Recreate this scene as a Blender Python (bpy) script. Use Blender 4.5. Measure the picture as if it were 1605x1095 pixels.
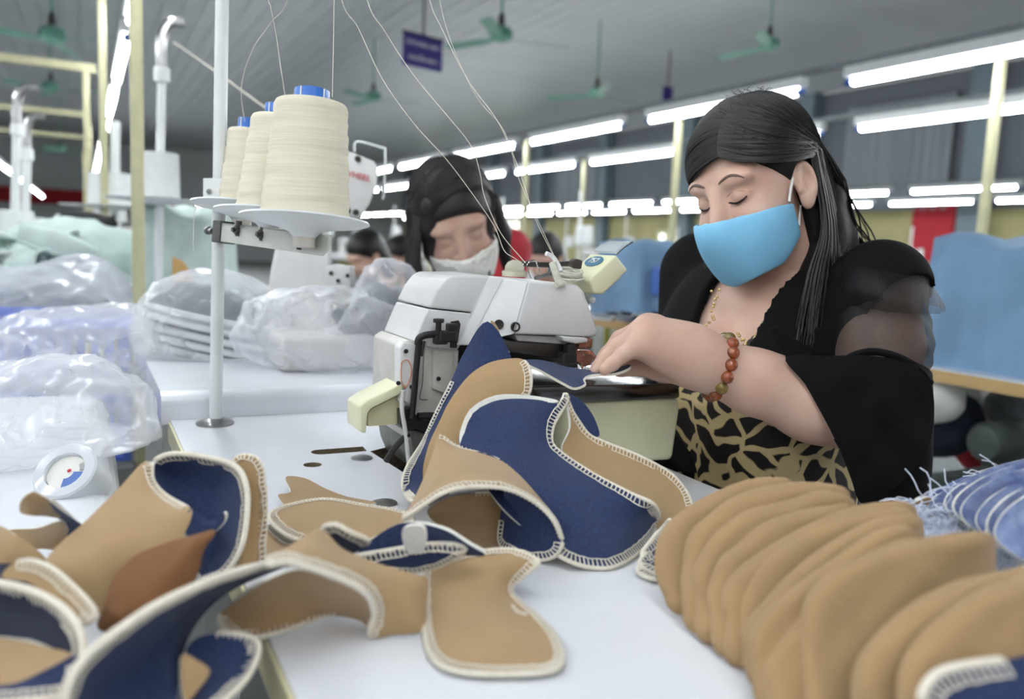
import bpy, bmesh, math, random
import numpy as np
from mathutils import Vector, Matrix
from mathutils.geometry import delaunay_2d_cdt
for o in list(bpy.data.objects): bpy.data.objects.remove(o)
random.seed(7); RNG = np.random.default_rng(7)
SC = bpy.context.scene; COL = SC.collection

# ---------------------------------------------------------------- camera
F_PX, CX, CY = 1300.0, 802.5, 547.5
ROLL, PITCH = 0.044, math.atan(162/1300.0)
CAMZ, TABLE = 1.03, 0.76
YAW = math.radians(27.44)                     # rows of the hall run this far left of the view
_cp, _sp, _cr, _sr = math.cos(PITCH), math.sin(PITCH), math.cos(ROLL), math.sin(ROLL)
_fwd = Vector((0, _cp, -_sp)); _up0 = Vector((0, _sp, _cp)); _rt0 = Vector((1, 0, 0))
_up = _up0*_cr - _rt0*_sr; _rt = _rt0*_cr + _up0*_sr
cd = bpy.data.cameras.new('camera'); cam = bpy.data.objects.new('camera', cd); COL.objects.link(cam)
cd.sensor_width = 36; cd.lens = F_PX/1605*36; cd.clip_start = .02; cd.clip_end = 200
cam.matrix_world = Matrix(((_rt.x, _up.x, -_fwd.x, 0), (_rt.y, _up.y, -_fwd.y, 0), (_rt.z, _up.z, -_fwd.z, CAMZ), (0, 0, 0, 1)))
cd.dof.use_dof = True; cd.dof.focus_distance = .93; cd.dof.aperture_fstop = 3.6
SC.camera = cam
# ---------------------------------------------------------------- world, exposure
w = bpy.data.worlds.new('world'); SC.world = w; w.use_nodes = True
w.node_tree.nodes['Background'].inputs[0].default_value = (.97, .985, 1, 1)
w.node_tree.nodes['Background'].inputs[1].default_value = .22
SC.view_settings.view_transform = 'Standard'; SC.view_settings.look = 'None'
SC.view_settings.gamma = 1; SC.view_settings.exposure = 0.68
TUBE_POWER = 34.0

# ---------------------------------------------------------------- geometry helpers
def ray(px, py):
    a = (px-CX)/F_PX; b = (CY-py)/F_PX
    ar = a*_cr - b*_sr; br = a*_sr + b*_cr
    return Vector((ar, _cp+br*_sp, -_sp+br*_cp))
O = Vector((0, 0, CAMZ))
E = Vector((math.cos(YAW), math.sin(YAW), 0)); D = Vector((-math.sin(YAW), math.cos(YAW), 0)); UP = Vector((0, 0, 1))
def P(px, py, Y): d = ray(px, py); return O + d*(Y/d.y)
def PZ(px, py, h): d = ray(px, py); return O + d*((TABLE+h-CAMZ)/d.z)
def PV(px, py, v): d = ray(px, py); return O + d*(v/d.dot(D))
def PU(px, py, u): d = ray(px, py); return O + d*(u/d.dot(E))
def Q(p):
    if p[2] < .36: return PZ(p[0], p[1], max(p[2], .003))
    q = P(p[0], p[1], p[2]); return q if q.z > TABLE+.003 else PZ(p[0], p[1], .003)
def R(u, v, z): return E*u + D*v + UP*z

def lin(c):
    return tuple(((x/255)/12.92 if x/255 <= .04045 else ((x/255+.055)/1.055)**2.4) for x in c)
MATS = {}
def mat(name, rgb, rough=.5, metal=0, var=.12, scale=30, bump=0, bscale=200, alpha=1, trans=0, emit=0, spec=.5, sss=0, rgb2=None, coat=0, sheen=0, stretch=(1, 1, 1)):
    if name in MATS: return MATS[name]
    m = bpy.data.materials.new(name); m.use_nodes = True; nt = m.node_tree; b = nt.nodes['Principled BSDF']
    N = nt.nodes.new; L = nt.links.new
    c = lin(rgb); c2 = lin(rgb2) if rgb2 else tuple(x*(1-var) for x in c)
    tc = N('ShaderNodeTexCoord'); mp = N('ShaderNodeMapping'); mp.inputs['Scale'].default_value = stretch
    L(tc.outputs['Object'], mp.inputs['Vector'])
    nz = N('ShaderNodeTexNoise'); nz.inputs['Scale'].default_value = scale; nz.inputs['Detail'].default_value = 4
    L(mp.outputs[0], nz.inputs['Vector'])
    cr = N('ShaderNodeValToRGB'); cr.color_ramp.elements[0].color = (*c2, 1); cr.color_ramp.elements[1].color = (*c, 1)
    cr.color_ramp.elements[0].position = .35; cr.color_ramp.elements[1].position = .65
    L(nz.outputs['Fac'], cr.inputs[0]); L(cr.outputs[0], b.inputs['Base Color'])
    b.inputs['Roughness'].default_value = rough; b.inputs['Metallic'].default_value = metal
    b.inputs['Specular IOR Level'].default_value = spec; b.inputs['Alpha'].default_value = alpha
    b.inputs['Transmission Weight'].default_value = trans; b.inputs['Coat Weight'].default_value = coat
    if sheen: b.inputs['Sheen Weight'].default_value = sheen
    if sss:
        b.inputs['Subsurface Weight'].default_value = sss; b.inputs['Subsurface Radius'].default_value = (.01, .004, .002)
        b.inputs['Subsurface Scale'].default_value = 1
    if emit:
        L(cr.outputs[0], b.inputs['Emission Color']); b.inputs['Emission Strength'].default_value = emit
    if bump:
        n2 = N('ShaderNodeTexNoise'); n2.inputs['Scale'].default_value = bscale; n2.inputs['Detail'].default_value = 3
        L(mp.outputs[0], n2.inputs['Vector'])
        bp = N('ShaderNodeBump'); bp.inputs['Strength'].default_value = bump; bp.inputs['Distance'].default_value = .002
        L(n2.outputs['Fac'], bp.inputs['Height']); L(bp.outputs[0], b.inputs['Normal'])
    MATS[name] = m; return m

def mesh_obj(name, verts, faces, m, parent=None, smooth=False, mats=None, midx=None, auto=None):
    me = bpy.data.meshes.new(name)
    me.from_pydata([tuple(v) for v in verts], [], faces)
    for mm in (mats or [m]): me.materials.append(mm)
    if midx is not None: me.polygons.foreach_set('material_index', midx)
    if smooth: me.polygons.foreach_set('use_smooth', [True]*len(me.polygons))
    me.update()
    if auto is not None and smooth: me.set_sharp_from_angle(angle=math.radians(auto))
    o = bpy.data.objects.new(name, me); COL.objects.link(o)
    if parent: adopt(o, parent)
    return o
def adopt(o, parent):
    o.parent = parent
    t = parent; M = Matrix.Identity(4)
    while t is not None:
        M = t.matrix_basis @ (t.matrix_parent_inverse if t.parent else Matrix.Identity(4)) @ M if False else M
        t = t.parent
    o.matrix_parent_inverse = world_of(parent).inverted()
def world_of(o):
    if o.parent is None: return o.matrix_basis.copy()
    return world_of(o.parent) @ o.matrix_parent_inverse @ o.matrix_basis
def tag(o, label=None, cat=None, group=None, kind=None):
    if label: o['label'] = label
    if cat: o['category'] = cat
    if group: o['group'] = group
    if kind: o['kind'] = kind
    return o
def thing(name, label, cat, loc=(0, 0, 0), group=None, rz=0):
    o = bpy.data.objects.new(name, None); COL.objects.link(o); o.location = loc; o.rotation_euler = (0, 0, rz)
    o.empty_display_size = .05; tag(o, label, cat, group)
    o.matrix_basis = Matrix.Translation(Vector(loc)) @ Matrix.Rotation(rz, 4, 'Z')
    return o
def copy_tree(o, parent=None, label=None):
    c = o.copy(); COL.objects.link(c)
    if parent: c.parent = parent
    if label: c['label'] = label
    for ch in [x for x in bpy.data.objects if x.parent == o]: copy_tree(ch, c)
    return c
class MB:
    """collects shapes into one mesh"""
    def __init__(s): s.v = []; s.f = []
    def add(s, vs, fs):
        n = len(s.v); s.v += [Vector(v) for v in vs]; s.f += [[i+n for i in f] for f in fs]; return s
    def box(s, c, sx, sy, sz, ax=None, bev=0):
        """box centred at c, axes ax=(X,Y,Z) unit vectors"""
        X, Y, Z = ax or (Vector((1, 0, 0)), Vector((0, 1, 0)), UP); c = Vector(c)
        if bev <= 0:
            vs = [c+X*(i*sx/2)+Y*(j*sy/2)+Z*(k*sz/2) for i in (-1, 1) for j in (-1, 1) for k in (-1, 1)]
            return s.add(vs, [[0, 1, 3, 2], [4, 6, 7, 5], [0, 4, 5, 1], [2, 3, 7, 6], [0, 2, 6, 4], [1, 5, 7, 3]])
        bm = bmesh.new(); bmesh.ops.create_cube(bm, size=1)
        for v in bm.verts: v.co = Vector((v.co.x*sx, v.co.y*sy, v.co.z*sz))
        bmesh.ops.bevel(bm, geom=bm.edges[:], offset=min(bev, .49*min(sx, sy, sz)), segments=3, affect='EDGES', profile=.5)
        bm.verts.index_update()
        s.add([c+X*v.co.x+Y*v.co.y+Z*v.co.z for v in bm.verts], [[v.index for v in f.verts] for f in bm.faces]); bm.free(); return s
    def prism(s, pts, ext, bev=0):
        """polygon of 3D points extruded by vector ext"""
        pts = [Vector(p) for p in pts]; ext = Vector(ext); n = len(pts)
        nrm = Vector((0, 0, 0))
        for i in range(n): nrm += (pts[i]-pts[0]).cross(pts[(i+1) % n]-pts[0])
        if nrm.dot(ext) > 0: pts = pts[::-1]
        vs = pts + [p+ext for p in pts]
        fs = [list(range(n)), [2*n-1-i for i in range(n)]] + [[(i+1) % n, i, i+n, (i+1) % n+n] for i in range(n)]
        if bev <= 0: return s.add(vs, fs)
        bm = bmesh.new(); bv = [bm.verts.new(v) for v in vs]
        for f in fs: bm.faces.new([bv[i] for i in f])
        bmesh.ops.recalc_face_normals(bm, faces=bm.faces[:])
        bmesh.ops.bevel(bm, geom=bm.edges[:], offset=bev, segments=3, affect='EDGES', profile=.5, clamp_overlap=True)
        bm.verts.index_update(); s.add([v.co.copy() for v in bm.verts], [[v.index for v in f.verts] for f in bm.faces]); bm.free(); return s
    def tube(s, pts, r, n=8, caps=True, closed=False):
        pts = [Vector(p) for p in pts]; m = len(pts)
        rs = r if isinstance(r, (list, tuple)) else [r]*m
        base = len(s.v); up = None
        for i, p in enumerate(pts):
            if closed: t = pts[(i+1) % m]-pts[i-1]
            else: t = pts[min(i+1, m-1)]-pts[max(i-1, 0)]
            t = t.normalized() if t.length > 1e-9 else UP
            if up is None: up = t.orthogonal().normalized()
            up = (up - t*up.dot(t)); up = up.normalized() if up.length > 1e-6 else t.orthogonal().normalized()
            sd = t.cross(up)
            for k in range(n):
                a = 2*math.pi*k/n; s.v.append(p+up*(rs[i]*math.cos(a))+sd*(rs[i]*math.sin(a)))
        for i in range(m if closed else m-1):
            j = (i+1) % m
            for k in range(n):
                k2 = (k+1) % n; s.f.append([base+i*n+k, base+i*n+k2, base+j*n+k2, base+j*n+k])
        if caps and not closed:
            s.f.append([base+k for k in range(n)][::-1]); s.f.append([base+(m-1)*n+k for k in range(n)])
        return s
    def lathe(s, prof, c, ax=UP, n=24, cap=True):
        """prof = [(r, h)...] about axis ax through c"""
        c = Vector(c); ax = Vector(ax).normalized(); u = ax.orthogonal().normalized(); w_ = ax.cross(u); base = len(s.v)
        for r, h in prof:
            for k in range(n):
                a = 2*math.pi*k/n; s.v.append(c+ax*h+u*(r*math.cos(a))+w_*(r*math.sin(a)))
        for i in range(len(prof)-1):
            for k in range(n):
                k2 = (k+1) % n; s.f.append([base+i*n+k, base+i*n+k2, base+(i+1)*n+k2, base+(i+1)*n+k])
        if cap:
            s.f.append([base+k for k in range(n)][::-1]); s.f.append([base+(len(prof)-1)*n+k for k in range(n)])
        return s
    def ball(s, c, r, n=10, sc=(1, 1, 1)):
        m = max(4, n//2)
        pr = [(max(1e-5, r*math.sin(math.pi*i/m)), -r*math.cos(math.pi*i/m)) for i in range(m+1)]
        b = len(s.v); s.lathe(pr, c, n=n, cap=False); c = Vector(c)
        if sc != (1, 1, 1):
            for i in range(b, len(s.v)): d = s.v[i]-c; s.v[i] = c+Vector((d.x*sc[0], d.y*sc[1], d.z*sc[2]))
        return s
    def build(s, name, m, parent=None, smooth=False, auto=40):
        return mesh_obj(name, s.v, s.f, m, parent, smooth, auto=auto)
def crom(pts, n=6, closed=False):
    """Catmull-Rom through tuples/Vectors"""
    p = [np.array(q, float) for q in pts]; m = len(p); out = []
    rng = range(m) if closed else range(m-1)
    for i in rng:
        if closed: a, b, c, d = p[i-1], p[i], p[(i+1) % m], p[(i+2) % m]
        else: a, b, c, d = p[max(i-1, 0)], p[i], p[i+1], p[min(i+2, m-1)]
        for k in range(n):
            t = k/n; out.append(.5*((2*b)+(c-a)*t+(2*a-5*b+4*c-d)*t*t+(3*b-a-3*c+d)*t**3))
    if not closed: out.append(p[-1])
    return out
RAX = (E, D, UP)

# ---------------------------------------------------------------- materials
M_white = mat('white_laminate', (226, 229, 235), .22, var=.03, scale=12, coat=.2)
M_paint = mat('white_paint', (222, 226, 226), .35, var=.06, scale=20)
M_machine = mat('machine_white_enamel', (214, 214, 214), .38, var=.07, scale=25, bump=.1, bscale=400)
M_cream = mat('cream_plastic', (226, 226, 190), .35, var=.06, scale=15)
M_creamedge = mat('cream_edge_band', (214, 208, 170), .5, var=.12, scale=30)
M_black = mat('black_metal', (38, 38, 40), .4, metal=.3, var=.3)
M_dark = mat('dark_rubber', (28, 27, 27), .6, var=.3)
M_steel = mat('brushed_steel', (150, 150, 150), .28, metal=.9, var=.2, scale=60)
M_chrome = mat('chrome', (190, 190, 190), .15, metal=1, var=.1)
M_darksteel = mat('dark_steel', (92, 90, 88), .3, metal=.8, var=.25)
M_postyel = mat('pale_yellow_paint', (184, 182, 146), .5, var=.12, scale=25, bump=.15, bscale=60)
M_tan = mat('tan_fabric', (166, 137, 98), .85, var=.10, scale=18, bump=.25, bscale=900, sheen=.2)
M_tan2 = mat('tan_foam_upper', (158, 129, 91), .9, var=.10, scale=14, bump=.3, bscale=500, sheen=.1)
M_brown = mat('brown_suede', (126, 88, 56), .9, var=.15, scale=20, bump=.3, bscale=700)
M_denim = mat('denim_fabric', (36, 54, 94), .9, var=.35, scale=600, bump=.3, bscale=1200, sheen=.1, rgb2=(24, 38, 72))
M_thread = mat('cream_thread', (226, 220, 204), .8, var=.1, scale=300)
M_cutedge = mat('white_foam_edge', (222, 222, 214), .9, var=.08, scale=200)
M_skin = mat('skin', (202, 170, 152), .48, var=.06, scale=25, sss=.15, spec=.4, rgb2=(196, 158, 140))
M_hair = mat('black_hair', (15, 12, 13), .48, var=.3, scale=60, spec=.45)
M_hairbase = mat('black_hair_roots', (13, 11, 12), .65, var=.3, scale=60, spec=.3, bump=.5, bscale=120)
M_green = mat('green_fan_paint', (104, 158, 140), .45, var=.1)
M_bluecloth = mat('pale_blue_cover_cloth', (118, 152, 184), .85, var=.16, scale=6, bump=1, bscale=14)
M_red = mat('red_fabric', (170, 32, 45), .8, var=.2)
M_navy = mat('navy_fabric', (30, 36, 56), .85, var=.25)
M_blackcloth = mat('black_cloth', (11, 11, 13), .9, var=.3, scale=60, spec=.2)
M_grayfab = mat('grey_fabric', (130, 136, 140), .85, var=.2)
M_mint = mat('pale_mint_fabric', (196, 214, 208), .8, var=.12, scale=20, bump=.2, bscale=200)
M_wood = mat('tan_table_edge', (190, 160, 110), .5, var=.1, scale=10)
M_olive = mat('olive_leg_paint', (138, 136, 52), .5, var=.15)
M_floor = mat('grey_concrete_floor', (118, 122, 120), .5, var=.2, scale=3)
M_tube = mat('fluorescent_tube', (246, 249, 252), .3, var=0, emit=TUBE_POWER)
M_window = mat('lit_window', (236, 244, 236), .3, var=.1, scale=1.5, emit=1.6)
M_bluebox = mat('blue_plastic', (66, 104, 178), .4, var=.08)
M_basket = mat('blue_basket_plastic', (96, 128, 226), .4, var=.08)
M_label = mat('white_paper', (235, 235, 228), .7, var=.03)
M_redtext = mat('red_print', (190, 40, 60), .5, var=.05)
def bag_mat(name, op, rgb=(238, 240, 246)):
    """crumpled clear polythene: a thin film, partly see-through, glossy, milky at grazing angles"""
    m = bpy.data.materials.new(name); m.use_nodes = True; nt = m.node_tree; nt.nodes.clear(); N = nt.nodes.new; L = nt.links.new
    out = N('ShaderNodeOutputMaterial'); tr = N('ShaderNodeBsdfTransparent'); b = N('ShaderNodeBsdfPrincipled'); mx = N('ShaderNodeMixShader')
    tc = N('ShaderNodeTexCoord'); nz = N('ShaderNodeTexNoise'); nz.inputs['Scale'].default_value = 22; nz.inputs['Detail'].default_value = 3; nz.inputs['Distortion'].default_value = .5; nz.noise_type = 'RIDGED_MULTIFRACTAL'
    L(tc.outputs['Object'], nz.inputs['Vector'])
    bp = N('ShaderNodeBump'); bp.inputs['Strength'].default_value = .7; bp.inputs['Distance'].default_value = .008; L(nz.outputs['Fac'], bp.inputs['Height'])
    b.inputs['Base Color'].default_value = (*lin(rgb), 1); b.inputs['Roughness'].default_value = .16; b.inputs['Specular IOR Level'].default_value = .8
    L(bp.outputs[0], b.inputs['Normal'])
    lw = N('ShaderNodeLayerWeight'); lw.inputs['Blend'].default_value = .35; L(bp.outputs[0], lw.inputs['Normal'])
    ma = N('ShaderNodeMath'); ma.operation = 'MULTIPLY_ADD'; ma.inputs[1].default_value = .5; ma.inputs[2].default_value = op; ma.use_clamp = True
    L(lw.outputs['Facing'], ma.inputs[0]); L(ma.outputs[0], mx.inputs[0]); L(tr.outputs[0], mx.inputs[1]); L(b.outputs[0], mx.inputs[2]); L(mx.outputs[0], out.inputs[0])
    return m
M_bag = bag_mat('clear_polythene_film', .13); M_bagmilky = bag_mat('milky_polythene_film', .24); M_bagmid = bag_mat('hazy_polythene_film', .2)

# ---------------------------------------------------------------- the hall
CEIL = 4.05; UW = 12.2; VW = 34.0; UL = -9.0; VB = -7.0
def slab(name, c, su, sv, sz, m, kind='structure', parent=None):
    o = MB().box(R(*c), su, sv, sz, RAX).build(name, m, parent)
    if kind and not parent: o['kind'] = kind
    return o
floor = slab('floor', ((UW+UL)/2, (VW+VB)/2, -.05), UW-UL, VW-VB, .1, M_floor)
M_ceil = mat('grey_ceiling_board', (186, 192, 196), .38, var=.08, scale=1.2)
ceil = slab('ceiling', ((UW+UL)/2, (VW+VB)/2, CEIL+.08), UW-UL, VW-VB, .1, M_ceil)
pm = MB().box((0, 0, 0), .235, VW-VB, .03, bev=.004)
pme = None
nu = int((UW-UL)/.25)
for i in range(nu):
    if pme is None:
        pl = pm.build('plank', M_ceil); pme = pl.data
    else:
        pl = bpy.data.objects.new('plank', pme); COL.objects.link(pl)
    pl.matrix_basis = Matrix.Translation(R(UL+.125+i*.25, (VW+VB)/2, CEIL+.015)) @ Matrix.Rotation(YAW, 4, 'Z')
    pl.parent = ceil
M_wallup = mat('dark_grey_wall', (92, 98, 104), .7, var=.12, scale=1.5)
M_wallyel = mat('yellow_wall', (156, 150, 104), .7, var=.25, scale=2)
M_walll = mat('pale_grey_wall', (186, 192, 192), .7, var=.1, scale=1)
wr = slab('wall_right', (UW+.1, (VW+VB)/2, CEIL/2), .2, VW-VB, CEIL, M_wallup)
slab('dado_panel', (UW-.02, (VW+VB)/2, .95), .04, VW-VB, 1.9, M_wallyel, parent=wr)
wf = slab('wall_far', ((UW+UL)/2, VW+.1, CEIL/2), UW-UL, .2, CEIL, M_walll)
slab('red_banner_strip', ((UW+UL)/2-5, VW-.03, 2.05), 13, .05, .55, M_red, parent=wf)
wl = slab('wall_left', (UL-.1, (VW+VB)/2, CEIL/2), .2, VW-VB, CEIL, M_walll)
# wall bays: curtains and steel columns on the right wall
M_col = mat('blue_grey_column', (100, 116, 124), .6, var=.1, scale=2)
M_curt = mat('grey_curtain', (128, 134, 140), .8, var=.15, scale=3, stretch=(1, 1, .1))
v = -2.0; k = 0
while v < VW-1:
    slab('wall_column', (UW-.14, v, CEIL/2), .26, .34, CEIL, M_col, parent=wr)
    if k % 2 == 0 or k in (3,):
        # pleated curtain: a folded sheet
        vs = []; fs = []; n = 60; v0, v1 = v+.5, v+2.6
        for i in range(n+1):
            vv = v0+(v1-v0)*i/n; uu = UW-.10-.05*math.sin(i*1.25)
            vs += [R(uu, vv, 1.9), R(uu, vv, 3.7)]
        fs = [[2*i, 2*i+1, 2*i+3, 2*i+2] for i in range(n)]
        c_ = mesh_obj('curtain', vs, fs, M_curt, wr, True)
    v += 3.4; k += 1
def window(n, u, v, z0, z1, wd, axis):
    a = {'r': (D, E), 'f': (E, D)}[axis]
    root = thing('window_%d' % n, None, None, R(u, v, z0)); root['kind'] = 'structure'
    c = R(u, v, (z0+z1)/2)
    MB().box(c, wd, .02, z1-z0, (a[0], a[1], UP)).build('pane', M_window, root)
    m = MB()
    for s in (-1, -.33, .33, 1): m.box(c+a[0]*(s*wd/2)-a[1]*.03, .07, .06, z1-z0+.1, (a[0], a[1], UP))
    for s in (-1, .3, 1): m.box(c+UP*(s*(z1-z0)/2)-a[1]*.03, wd+.07, .06, .07, (a[0], a[1], UP))
    m.build('window_frame', M_postyel, root)
window(1, UW-.07, 24.0, .75, 1.85, 1.7, 'r'); window(2, UW-.07, 27.0, .75, 1.85, 2.2, 'r')
window(3, UW-.07, 15.6, .5, 1.5, .9, 'r'); window(4, UW-.07, 31.0, .75, 1.85, 2.0, 'r')
# red notice on the right wall
rn = MB().box(R(UW-.08, 8.9, 1.55), .03, .75, .95, RAX).build('wall_notice', M_red)
tag(rn, 'red notice board on yellow wall behind the right pale post', 'notice')

# ---------------------------------------------------------------- fluorescent tubes in rows
HT = CAMZ+.8
def fixture():
    t = thing('tube_light', 'x', 'light')
    MB().box((0, 0, .045), .05, 1.26, .05, bev=.006).build('batten', M_paint, t)
    for s in (-1, 1): MB().lathe([(.012, -.02), (.016, -.018), (.016, .018), (.012, .02)], (0, s*.61, 0), (0, 1, 0), 10).build('lamp_holder', M_bluebox, t)
    MB().lathe([(.014, -.59), (.0165, -.585), (.0165, .585), (.014, .59)], (0, 0, 0), (0, 1, 0), 10).build('tube', M_tube, t, True)
    return t
fx = fixture(); first = True
PIT = 1.51
rows = [('row above the near sewing table', .18, -3.6), ('second row left of the pale post', -1.0, -3.4), ('far left row', -3.4, -3), ('left wall row', -5.6, -3),
        ('long row above the woman', 3.1, -3.58), ('second long row behind the woman', 4.22, -3.5),
        ('low far row nearer the yellow wall', 8.3, -3.2), ('farthest row along the yellow wall', 9.9, -3.0)]
nvis = {}
ORD = ['first', 'second', 'third', 'fourth', 'fifth', 'sixth', 'seventh', 'eighth', 'ninth', 'tenth', 'eleventh', 'twelfth', 'thirteenth', 'fourteenth', 'fifteenth', 'sixteenth', 'seventeenth', 'eighteenth', 'nineteenth', 'twentieth']
for nm, u, v0 in rows:
    # tube centre positions: row phase read from the photograph
    ph = {.18: 4.6, 3.1: 3.67, 4.22: 4.57, 8.3: 5.80, 9.9: 7.35, -1.0: 4.0, -3.4: 4.4, -5.6: 4.9}[u]
    k0 = int((v0-ph)/PIT)
    for k in range(k0, 19):
        vv = ph+k*PIT
        if u in (-3.4, -5.6) and k % 2: continue
        if u > 8 and k < -3: continue
        if vv > 27: continue
        o = fx if first else copy_tree(fx)
        first = False
        o.matrix_basis = Matrix.Translation(R(u, vv, HT)) @ Matrix.Rotation(YAW, 4, 'Z')
        q_ = R(u, vv, HT)-O; fw_ = q_.dot(_fwd); xs_ = CX+q_.dot(_rt)/fw_*F_PX if fw_ > .2 else -1; ys_ = CY-q_.dot(_up)/fw_*F_PX if fw_ > .2 else -1
        vis_ = 0 < xs_ < 1605 and 0 < ys_ < 1095
        if vis_: nvis[nm] = nvis.get(nm, 0)+1
        o['label'] = ('%s tube light from the near end, %s' % (ORD[nvis[nm]-1], nm)) if vis_ else 'fluorescent tube light out of view, %s' % nm
        o['group'] = 'tube lights, '+nm
# carrier rails over each row
rl = 0
for nm, u, v0 in rows:
    b = slab('trim_%d' % (rl+1), (u, 11, HT+.085), .035, 31, .025, M_grayfab); rl += 1
# pale yellow posts carrying the rails (square tube)
def post(label, px, py, Y, wd, top=None, u=None):
    p = P(px, py, Y); p.z = 0
    t = thing('steel_post', label, 'post', p, 'pale yellow posts of the lamp rails')
    MB().box(p+UP*((HT+.07)/2), wd, wd, HT+.07, RAX, bev=.004).build('upright', M_postyel, t)
    MB().box(p+UP*.006, wd*2.4, wd*2.4, .012, RAX).build('base_plate', M_postyel, t)
    return p
pA = post('nearest pale yellow post, left of the white thread stand pole', 216, 300, 2.05, .029)
pB = post('thinner pale yellow post just left of the nearest post', 164, 300, 3.3, .028)
pC = post('pale yellow post at left, carrying the cross beams', 138, 300, 4.6, .031)
for i, (px, py, u, lab) in enumerate([(1553, 240, 3.3, 'pale yellow post at the right edge above the blue covered machine'), (1058, 290, 3.25, 'pale yellow post just left of the smiling woman'), (823, 300, 3.25, 'pale yellow post right of the bowed woman'),
          (913, 320, 4.4, 'pale post between the hanging lights above the cream lamp housing'), (676, 270, 3.3, 'pale post above the bowed woman'), (648, 300, 4.4, 'farther pale post above the bowed woman'), (1243, 350, 8.4, 'slim pale post behind the long black hair')]):
    pp = PU(px, py, u); post(lab, px, py, pp.y, .034 if u < 4 else .03)
# cross beams at left
def beam(label, p0, p1, r=.03):
    o = MB().box((p0+p1)/2, (p1-p0).length, .04, .04, ((p1-p0).normalized(), UP.cross((p1-p0).normalized()), UP)).build('cross_beam', M_postyel)
    tag(o, label, 'beam', 'pale yellow cross beams')
zb = P(140, 108, 4.6).z
for i, (px, py, Yb, lab) in enumerate([(150, 108, 4.6, 'nearest pale yellow cross beam at upper left'), (140, 180, 7.2, 'middle pale yellow cross beam at left under the fan'), (135, 215, 9.8, 'farthest pale yellow cross beam at left')]):
    a = P(px, py, Yb); beam(lab, a, a-E*3.2)
for (Yb, px, lab) in ((7.2, 140, 'pale yellow post under the middle cross beam'), (9.8, 133, 'pale yellow post under the farthest cross beam')):
    post(lab, px, 260, Yb, .035)
# ceiling fans
def fan(p, rz, label):
    t = thing('ceiling_fan', label, 'fan', p, 'green ceiling fans')
    MB().tube([p+UP*.1, Vector((p.x, p.y, CEIL))], .013, 8).build('rod', M_green, t)
    MB().lathe([(.015, .24), (.03, .2), (.035, .14), (.03, .1)], p, n=14).build('canopy', M_darksteel, t, True)
    MB().lathe([(.03, .12), (.1, .09), (.12, .04), (.11, 0), (.06, -.03), (.01, -.04)], p, n=18).build('motor_housing', M_green, t, True)
    for k in range(3):
        a = rz+k*2*math.pi/3; d = Vector((math.cos(a), math.sin(a), 0)); s = UP.cross(d); s2 = (s+UP*.22).normalized()
        pts = [p+d*.1+s2*-.025, p+d*.25+s2*-.06, p+d*.7+s2*-.065, p+d*.74, p+d*.7+s2*.065, p+d*.25+s2*.06, p+d*.1+s2*.025]
        MB().prism(pts, s2.cross(d)*.006).build('blade', M_green, t)
for px, py, Y, rz, lab in [(785, 60, 8.4, .35, 'green ceiling fan right of the blue hanging sign'), (82, 62, 7.6, -.3, 'green ceiling fan at upper left corner'), (585, 155, 13, .1, 'small distant green ceiling fan above the thread cones'),
        (80, 140, 12.5, .1, 'green ceiling fan under the upper left fan'), (1205, 75, 9.5, 2.2, 'green ceiling fan above the smiling woman'), (935, 150, 11.5, .6, 'green ceiling fan left of the smiling woman'), (95, 235, 20, .5, 'far tiny green ceiling fan at left')]:
    fan(P(px, py, Y), rz, lab)
# blue hanging sign: two lines of white lettering
def text_mesh(name, s, size, m, M4, parent, ext=.001, align='CENTER'):
    cu = bpy.data.curves.new(name, 'FONT'); cu.body = s; cu.size = size; cu.extrude = ext; cu.align_x = align; cu.align_y = 'CENTER'; cu.resolution_u = 3
    ob = bpy.data.objects.new(name, cu); COL.objects.link(ob); dg = bpy.context.evaluated_depsgraph_get()
    me = bpy.data.meshes.new_from_object(ob.evaluated_get(dg)); bpy.data.objects.remove(ob)
    me.transform(M4); me.materials.clear(); me.materials.append(m); o = bpy.data.objects.new(name, me); COL.objects.link(o)
    if parent: adopt(o, parent)
    return o
def frame4(o, x, y, z): return Matrix(((x.x, y.x, z.x, o.x), (x.y, y.y, z.y, o.y), (x.z, y.z, z.z, o.z), (0, 0, 0, 1)))
M_sign = mat('indigo_sign_paint', (46, 40, 120), .5, var=.08)
sp = P(663, 82, 8.0); sx = (P(695, 90, 8.25)-P(631, 72, 7.9)); sx.z = 0; sx.normalize(); sn = sx.cross(UP); 
sg = thing('hanging_sign', 'indigo blue hanging sign with two lines of white lettering', 'sign', sp)
MB().box(sp, .46, .02, .29, (sx, sn, UP), bev=.004).build('board', M_sign, sg)
MB().box(sp+UP*.145, .48, .03, .02, (sx, sn, UP)).build('board_frame', M_dark, sg)
MB().tube([sp+UP*.15, Vector((sp.x, sp.y, CEIL))], .012, 8).build('hanger_rod', M_darksteel, sg)
for s, dz in (('STITCHING LINE 1', .06), ('CHUYỀN MAY 1', -.07)):
    text_mesh('lettering', s, .05, M_label, frame4(sp+sn*.0115+UP*dz, sx, UP, sn), sg)
sp2 = P(1046, 152, 13)
s2 = thing('hanging_sign', 'tiny dark hanging sign far left of the smiling woman', 'sign', sp2)
MB().box(sp2, .22, .03, .3, (sx, sn, UP)).build('board', M_sign, s2)
MB().tube([sp2+UP*.15, Vector((sp2.x, sp2.y, CEIL))], .012, 6).build('hanger_rod', M_darksteel, s2)
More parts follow.
